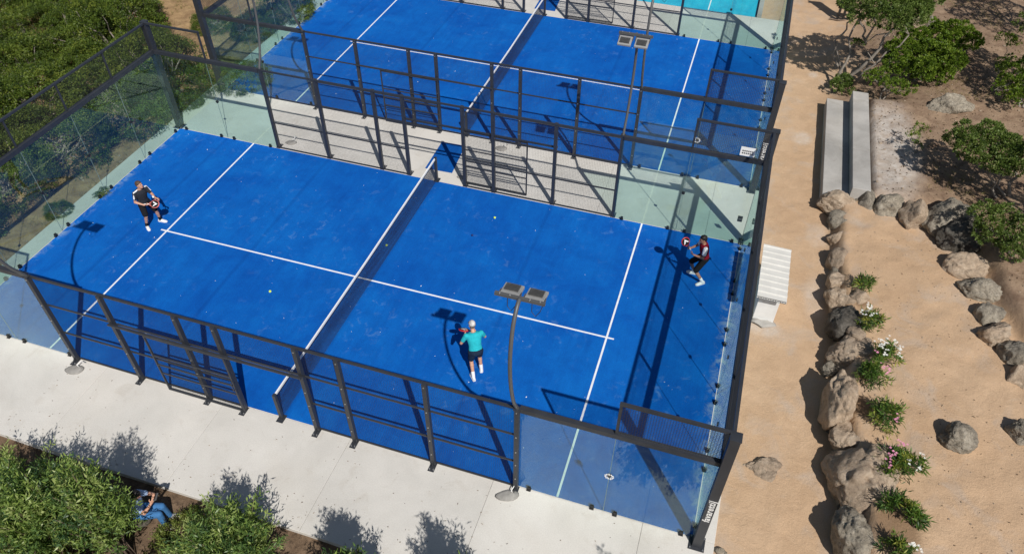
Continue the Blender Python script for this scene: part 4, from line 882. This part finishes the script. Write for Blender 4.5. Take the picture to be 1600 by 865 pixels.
        sh = MB().loft(rg).build('shoe', feet, E, True); MB().loft([[p+V((0, 0, 0)) for p in r_] for r_ in [[V((c.x, c.y, an.z-.088))+sd*(wd+.006)*x+V((0, 0, zz)) for x, zz in ((-1, 0), (1, 0), (1, .022), (-1, .022))] for c, wd in ((an-fw*.085, .026), (an-fw*.05, .038), (an+fw*.06, .044), (an+fw*.14, .048), (an+fw*.2, .03), (an+fw*.212, .016))]]).build('sole', 'shoe', sh)
    # hair
    q = MB()
    if not cap:
        rr = []
        for z, a, b, f in ((-.055, .055, .04, -.062), (-.02, .079, .075, -.034), (.02, .083, .094, -.020), (.055, .083, .102, -.012), (.09, .072, .092, -.008), (.117, .05, .066, -.008), (.130, .016, .02, -.008)):
            c = hp(0, f, z); rr.append([c+rt*a*math.cos(2*PI*k/16)+lf*b*math.sin(2*PI*k/16) for k in range(16)])
        q.loft(rr); ho = remesh(q, 'hair', .010, hair, E, 2)
    else:
        rr = []
        for z, a, b, f in ((.02, .084, .108, -.004), (.06, .084, .107, -.004), (.098, .070, .090, -.006), (.122, .045, .06, -.006), (.132, .012, .016, -.006)):
            c = hp(0, f, z); rr.append([c+rt*a*math.cos(2*PI*k/16)+lf*b*math.sin(2*PI*k/16) for k in range(16)])
        cp = q.loft(rr).build('cap', 'cl_cap', E, True); v_ = MB(); v_.loft([[hp(x*.075, .07, .028), hp(x*.07, .14, .018), hp(x*.035, .175, .012), hp(x*.035, .175, .004), hp(x*.07, .14, .010), hp(x*.075, .07, .020)] for x in (-1, -.5, 0, .5, 1)]).build('visor', 'cl_cap', cp)
        q = MB(); q.sphere(hp(0, -.055, -.005), (.066, .05, .05), 12, 8); q.build('hair', hair, E, True)
    for x in (-.03, .03): MB().sphere(hp(x, .092, .008), .0105, 8, 6).build('eye', 'black', E, True)
    MB().tube([hp(-.022, .094, -.066), hp(0, .0985, -.064), hp(.022, .094, -.066)], .0055, 6).build('mouth', 'lip', E, True)
    return E
def racket(E, pos, axis, normal, label, rim, face='cl_black'):
    """padel racket: pos is the grip in the person's space, axis towards the head, normal the face's"""
    Mw = Matrix.Translation(E.location) @ Matrix.Rotation(E.rotation_euler[2], 4, 'Z'); a = (Mw.to_3x3() @ V(axis)).normalized(); n = Mw.to_3x3() @ V(normal); n = (n-a*n.dot(a)).normalized(); x = a.cross(n)
    R = empty('racket', (0, 0, 0), label=label, cat='racket', group='padel rackets'); m = Matrix.Identity(4); p = Mw @ V(pos)
    for i in range(3): m[i][0], m[i][1], m[i][2], m[i][3] = x[i], a[i], n[i], p[i]
    R.matrix_world = m
    MB().tube([(0, -.07, 0), (0, .10, 0)], .016, 10, .014).build('grip', 'cl_white', R, True)
    N_ = 28; el = [(.125*math.sin(2*PI*k/N_), .27-.135*math.cos(2*PI*k/N_)) for k in range(N_)]
    MB().loft([[V((px*sc, .27+(py-.27)*sc, z)) for px, py in el] for sc, z in ((.97, -.017), (1., -.008), (1., .008), (.97, .017))]).build('frame', rim, R, True)
    MB().loft([[V((px*.86, .27+(py-.27)*.86, z)) for px, py in el] for z in (-.0185, .0185)]).build('face', face, R)
    for s in (-1, 1): MB().tube([(s*.012, .08, 0), (s*.055, .155, 0)], .012, 8).build('throat', rim, R, True)
    em = MB()
    for z in (.0188, -.0222): em.loft([[(-.085, .21, zz), (.0, .355, zz), (.085, .21, zz), (.03, .235, zz), (0, .29, zz), (-.03, .235, zz)] for zz in (z, z+.0034)])
    em.build('chevron_print', 'cl_white', R)
    return R
def base_pose(h=1.0):
    return dict(pelvis=(0, 0, .96), chest=(0, .01, 1.28), neck=(0, .0, 1.49), head=(0, .03, 1.645), shR=(.185, 0, 1.42), shL=(-.185, 0, 1.42), hipR=(.09, 0, .92), hipL=(-.09, 0, .92))
def yawto(dx, dy): return math.atan2(-dx, dy)
ZT = .0135
# left player: looks up and right, racket low across the body
J = base_pose(); J.update(pelvis=(0, -.05, .90), chest=(.0, .0, 1.22), neck=(0, .03, 1.43), head=(-.02, .07, 1.58), shR=(.185, .02, 1.36), shL=(-.185, .03, 1.36), hipR=(.10, -.04, .87), hipL=(-.10, -.04, .87),
  knR=(.16, .07, .49), anR=(.19, -.06, .088), ftR=V((.35, .94, 0)), knL=(-.19, .10, .50), anL=(-.24, .03, .088), ftL=V((-.4, .92, 0)),
  elR=(.27, .02, 1.08), wrR=(.14, .22, .98), handR=((-.75, .65, -.15), (-.35, -.45, .6), 1.25), elL=(-.26, .12, 1.10), wrL=(-.20, .33, 1.10), handL=((-.25, .95, -.1), (.3, .1, -.9), .5))
P1 = person((-7.5, .12, ZT), yawto(.96, -.28), J, (-.3, .9, .2), 'player in dark grey shirt with white shoulders and black shorts holding a coral racket', 'cl_dgrey', 'cl_black', 'shoe', 'hair_brown', 'skin', stripes='strip')
MB().tube([(-.17, .255, 1.10), (-.205, .275, 1.10)], .036, 12).build('wrist_band', 'cl_white', P1)
racket(P1, J['gripR'][0], (-.55, .82, .02), (.45, .45, .75), 'coral rimmed padel racket held low by the left player in grey', 'coral')
# player in turquoise, back to the camera
J = base_pose(); J.update(pelvis=(0, -.04, .91), chest=(0, .08, 1.21), neck=(0, .17, 1.40), head=(.0, .26, 1.535), shR=(.19, .13, 1.34), shL=(-.19, .13, 1.34), hipR=(.10, -.03, .88), hipL=(-.10, -.03, .88),
  knR=(.13, .13, .50), anR=(.14, .03, .088), ftR=V((.15, .99, 0)), knL=(-.11, .05, .48), anL=(-.12, -.20, .10), ftL=V((-.1, .99, 0)),
  elR=(.30, .20, 1.09), wrR=(.13, .40, 1.10), handR=((-.85, .5, 0), (-.3, -.6, .5), 1.2), elL=(-.32, .15, 1.08), wrL=(-.16, .40, 1.12), handL=((.2, .95, .1), (.6, -.2, -.3), .9))
P2 = person((4.02, -2.22, ZT), yawto(-.55, .83), J, (-.05, .95, -.28), 'player in turquoise shirt, pale cap and navy shorts seen from behind', 'cl_cyan', 'cl_navy', 'shoe', 'hair_grey', 'skin', cap=True, sock='cl_white', leg_len=.8)
racket(P2, J['gripR'][0], (-.85, .45, .0), (.2, .5, .85), 'red rimmed padel racket held by the player in turquoise', 'racket_red')
# player in dark red, knees bent, seen from his left
J = base_pose(); J.update(pelvis=(0, -.08, .84), chest=(0, -.02, 1.15), neck=(0, .02, 1.36), head=(0, .07, 1.51), shR=(.18, .0, 1.29), shL=(-.18, .0, 1.29), hipR=(.10, -.06, .81), hipL=(-.10, -.06, .81),
  knR=(.17, .22, .50), anR=(.20, .06, .088), ftR=V((.3, .95, 0)), knL=(-.18, .14, .46), anL=(-.22, -.12, .088), ftL=V((-.35, .93, 0)),
  elR=(.25, .14, 1.05), wrR=(.10, .34, 1.08), handR=((-.3, .95, .2), (-.7, -.2, .4), 1.15), elL=(-.25, .04, 1.02), wrL=(-.12, .27, 1.02), handL=((.5, .85, .15), (.6, -.35, .5), 1.1))
P3 = person((8.93, 3.06, ZT), yawto(-.96, -.28), J, (-.1, .97, -.15), 'player in dark red top with white sleeves and black shorts crouching by the right wall', 'cl_red', 'cl_black', 'shoe', 'hair_dark', 'skin_tan', stripes='cl_white', sock='cl_white', leg_len=.92)
racket(P3, J['gripR'][0], (.12, .55, .82), (-.9, -.35, .2), 'red and white padel racket raised by the player in dark red', 'racket_red')
# seated person with a controller
sx, sy = -1.5, -8.33; sz = gz(sx, sy)
J = base_pose(); J.update(pelvis=(0, 0, .52), chest=(0, .05, .83), neck=(0, .10, 1.03), head=(0, .17, 1.165), shR=(.18, .08, .96), shL=(-.18, .08, .96), hipR=(.10, .03, .49), hipL=(-.10, .03, .49),
  knR=(.10, .47, .50), anR=(.13, .50, .088), ftR=V((.1, .99, 0)), knL=(-.08, .48, .52), anL=(-.11, .52, .088), ftL=V((-.1, .99, 0)),
  elR=(.23, .30, .80), wrR=(.11, .46, .98), handR=((-.35, .5, .65), (-.8, -.2, .1), .75), elL=(-.23, .30, .80), wrL=(-.11, .46, .98), handL=((.35, .5, .65), (.8, -.2, .1), .75))
P4 = person((sx, sy, sz), yawto(.93, .36), J, (0, .8, -.5), 'person in light blue shirt and jeans seated in the shade holding a small controller', 'cl_shirt', 'cl_jeans', 'shoe_grey', 'hair_dark', 'skin', trousers=True)
Mw = Matrix.Translation(P4.location) @ Matrix.Rotation(P4.rotation_euler[2], 4, 'Z')
ct = empty('controller', Mw @ V((0, .535, 1.04)), P4.rotation_euler[2], label='small dark controller with a screen in the seated person\'s hands', cat='controller'); ct.rotation_euler[0] = .6
MB().box((-.085, -.05, -.02), (.085, .05, .02)).build('body', 'fin', ct, bevel=.01); MB().box((-.075, -.045, .021), (.075, .045, .027)).build('screen', 'black', ct)
for s in (-1, 1): MB().tube([(s*.06, -.06, .0), (s*.06, -.07, .02)], .008, 6).build('stick', 'black', ct)
rk = rock_mesh(.24, .22, .2, 77); rk.materials.append(MT['rockdark']); tag(link('boulder', rk, None, Mw @ V((0, -.02, .23))), 'low dark stone under the seated person by the big bush', 'boulder')

# fallen leaves on the upper ground
k = 2600; pts = np.array([reg_upper() for i in range(k)]); z = H(pts[:, 0], pts[:, 1])+.012; d = nr.normal(0, 1, (k, 3)); d[:, 2] = np.abs(d[:, 2])*.25
MT['leaf_dead'] = leafmat('leaf_dead', [(.05, .032, .02), (.11, .07, .04), (.20, .135, .08), (.30, .23, .15)], .1, .8, .1)
tag(link('fallen_leaves', leaves_mesh('fallen_leaves', np.column_stack([pts, z]), d, .07*nr.uniform(.6, 1.4, k), .035, nr.uniform(0, 1, k), .2, 'leaf_dead')), 'brown fallen leaves strewn over the upper ground', 'leaves', kind='stuff')

k = 220; pts = np.array([(rnd.uniform(13.2, 17.2), rnd.uniform(-4.5, 7.2)) for i in range(k)]); z = H(pts[:, 0], pts[:, 1])+.010; d = nr.normal(0, 1, (k, 3)); d[:, 2] = np.abs(d[:, 2])*.2
tag(link('fallen_leaves', leaves_mesh('fallen_leaves', np.column_stack([pts, z]), d, .05*nr.uniform(.5, 1.4, k), .022, nr.uniform(0, .8, k), .2, 'leaf_dead')), 'thin scatter of brown leaf bits on the raised sand', 'leaves', kind='stuff')
k = 300; pts = np.array([(rnd.uniform(-6.5, 10), rnd.choice((rnd.uniform(-7.45, -6.7), rnd.uniform(-7.45, -5.2)))) for i in range(k)]); d = nr.normal(0, 1, (k, 3)); d[:, 2] = np.abs(d[:, 2])*.15
tag(link('fallen_leaves', leaves_mesh('fallen_leaves', np.column_stack([pts, np.full(k, .006)]), d, .045*nr.uniform(.4, 1.3, k), .018, nr.uniform(0, .9, k), .2, 'leaf_dead')), 'few dry leaf bits on the concrete walkway', 'leaves', kind='stuff')
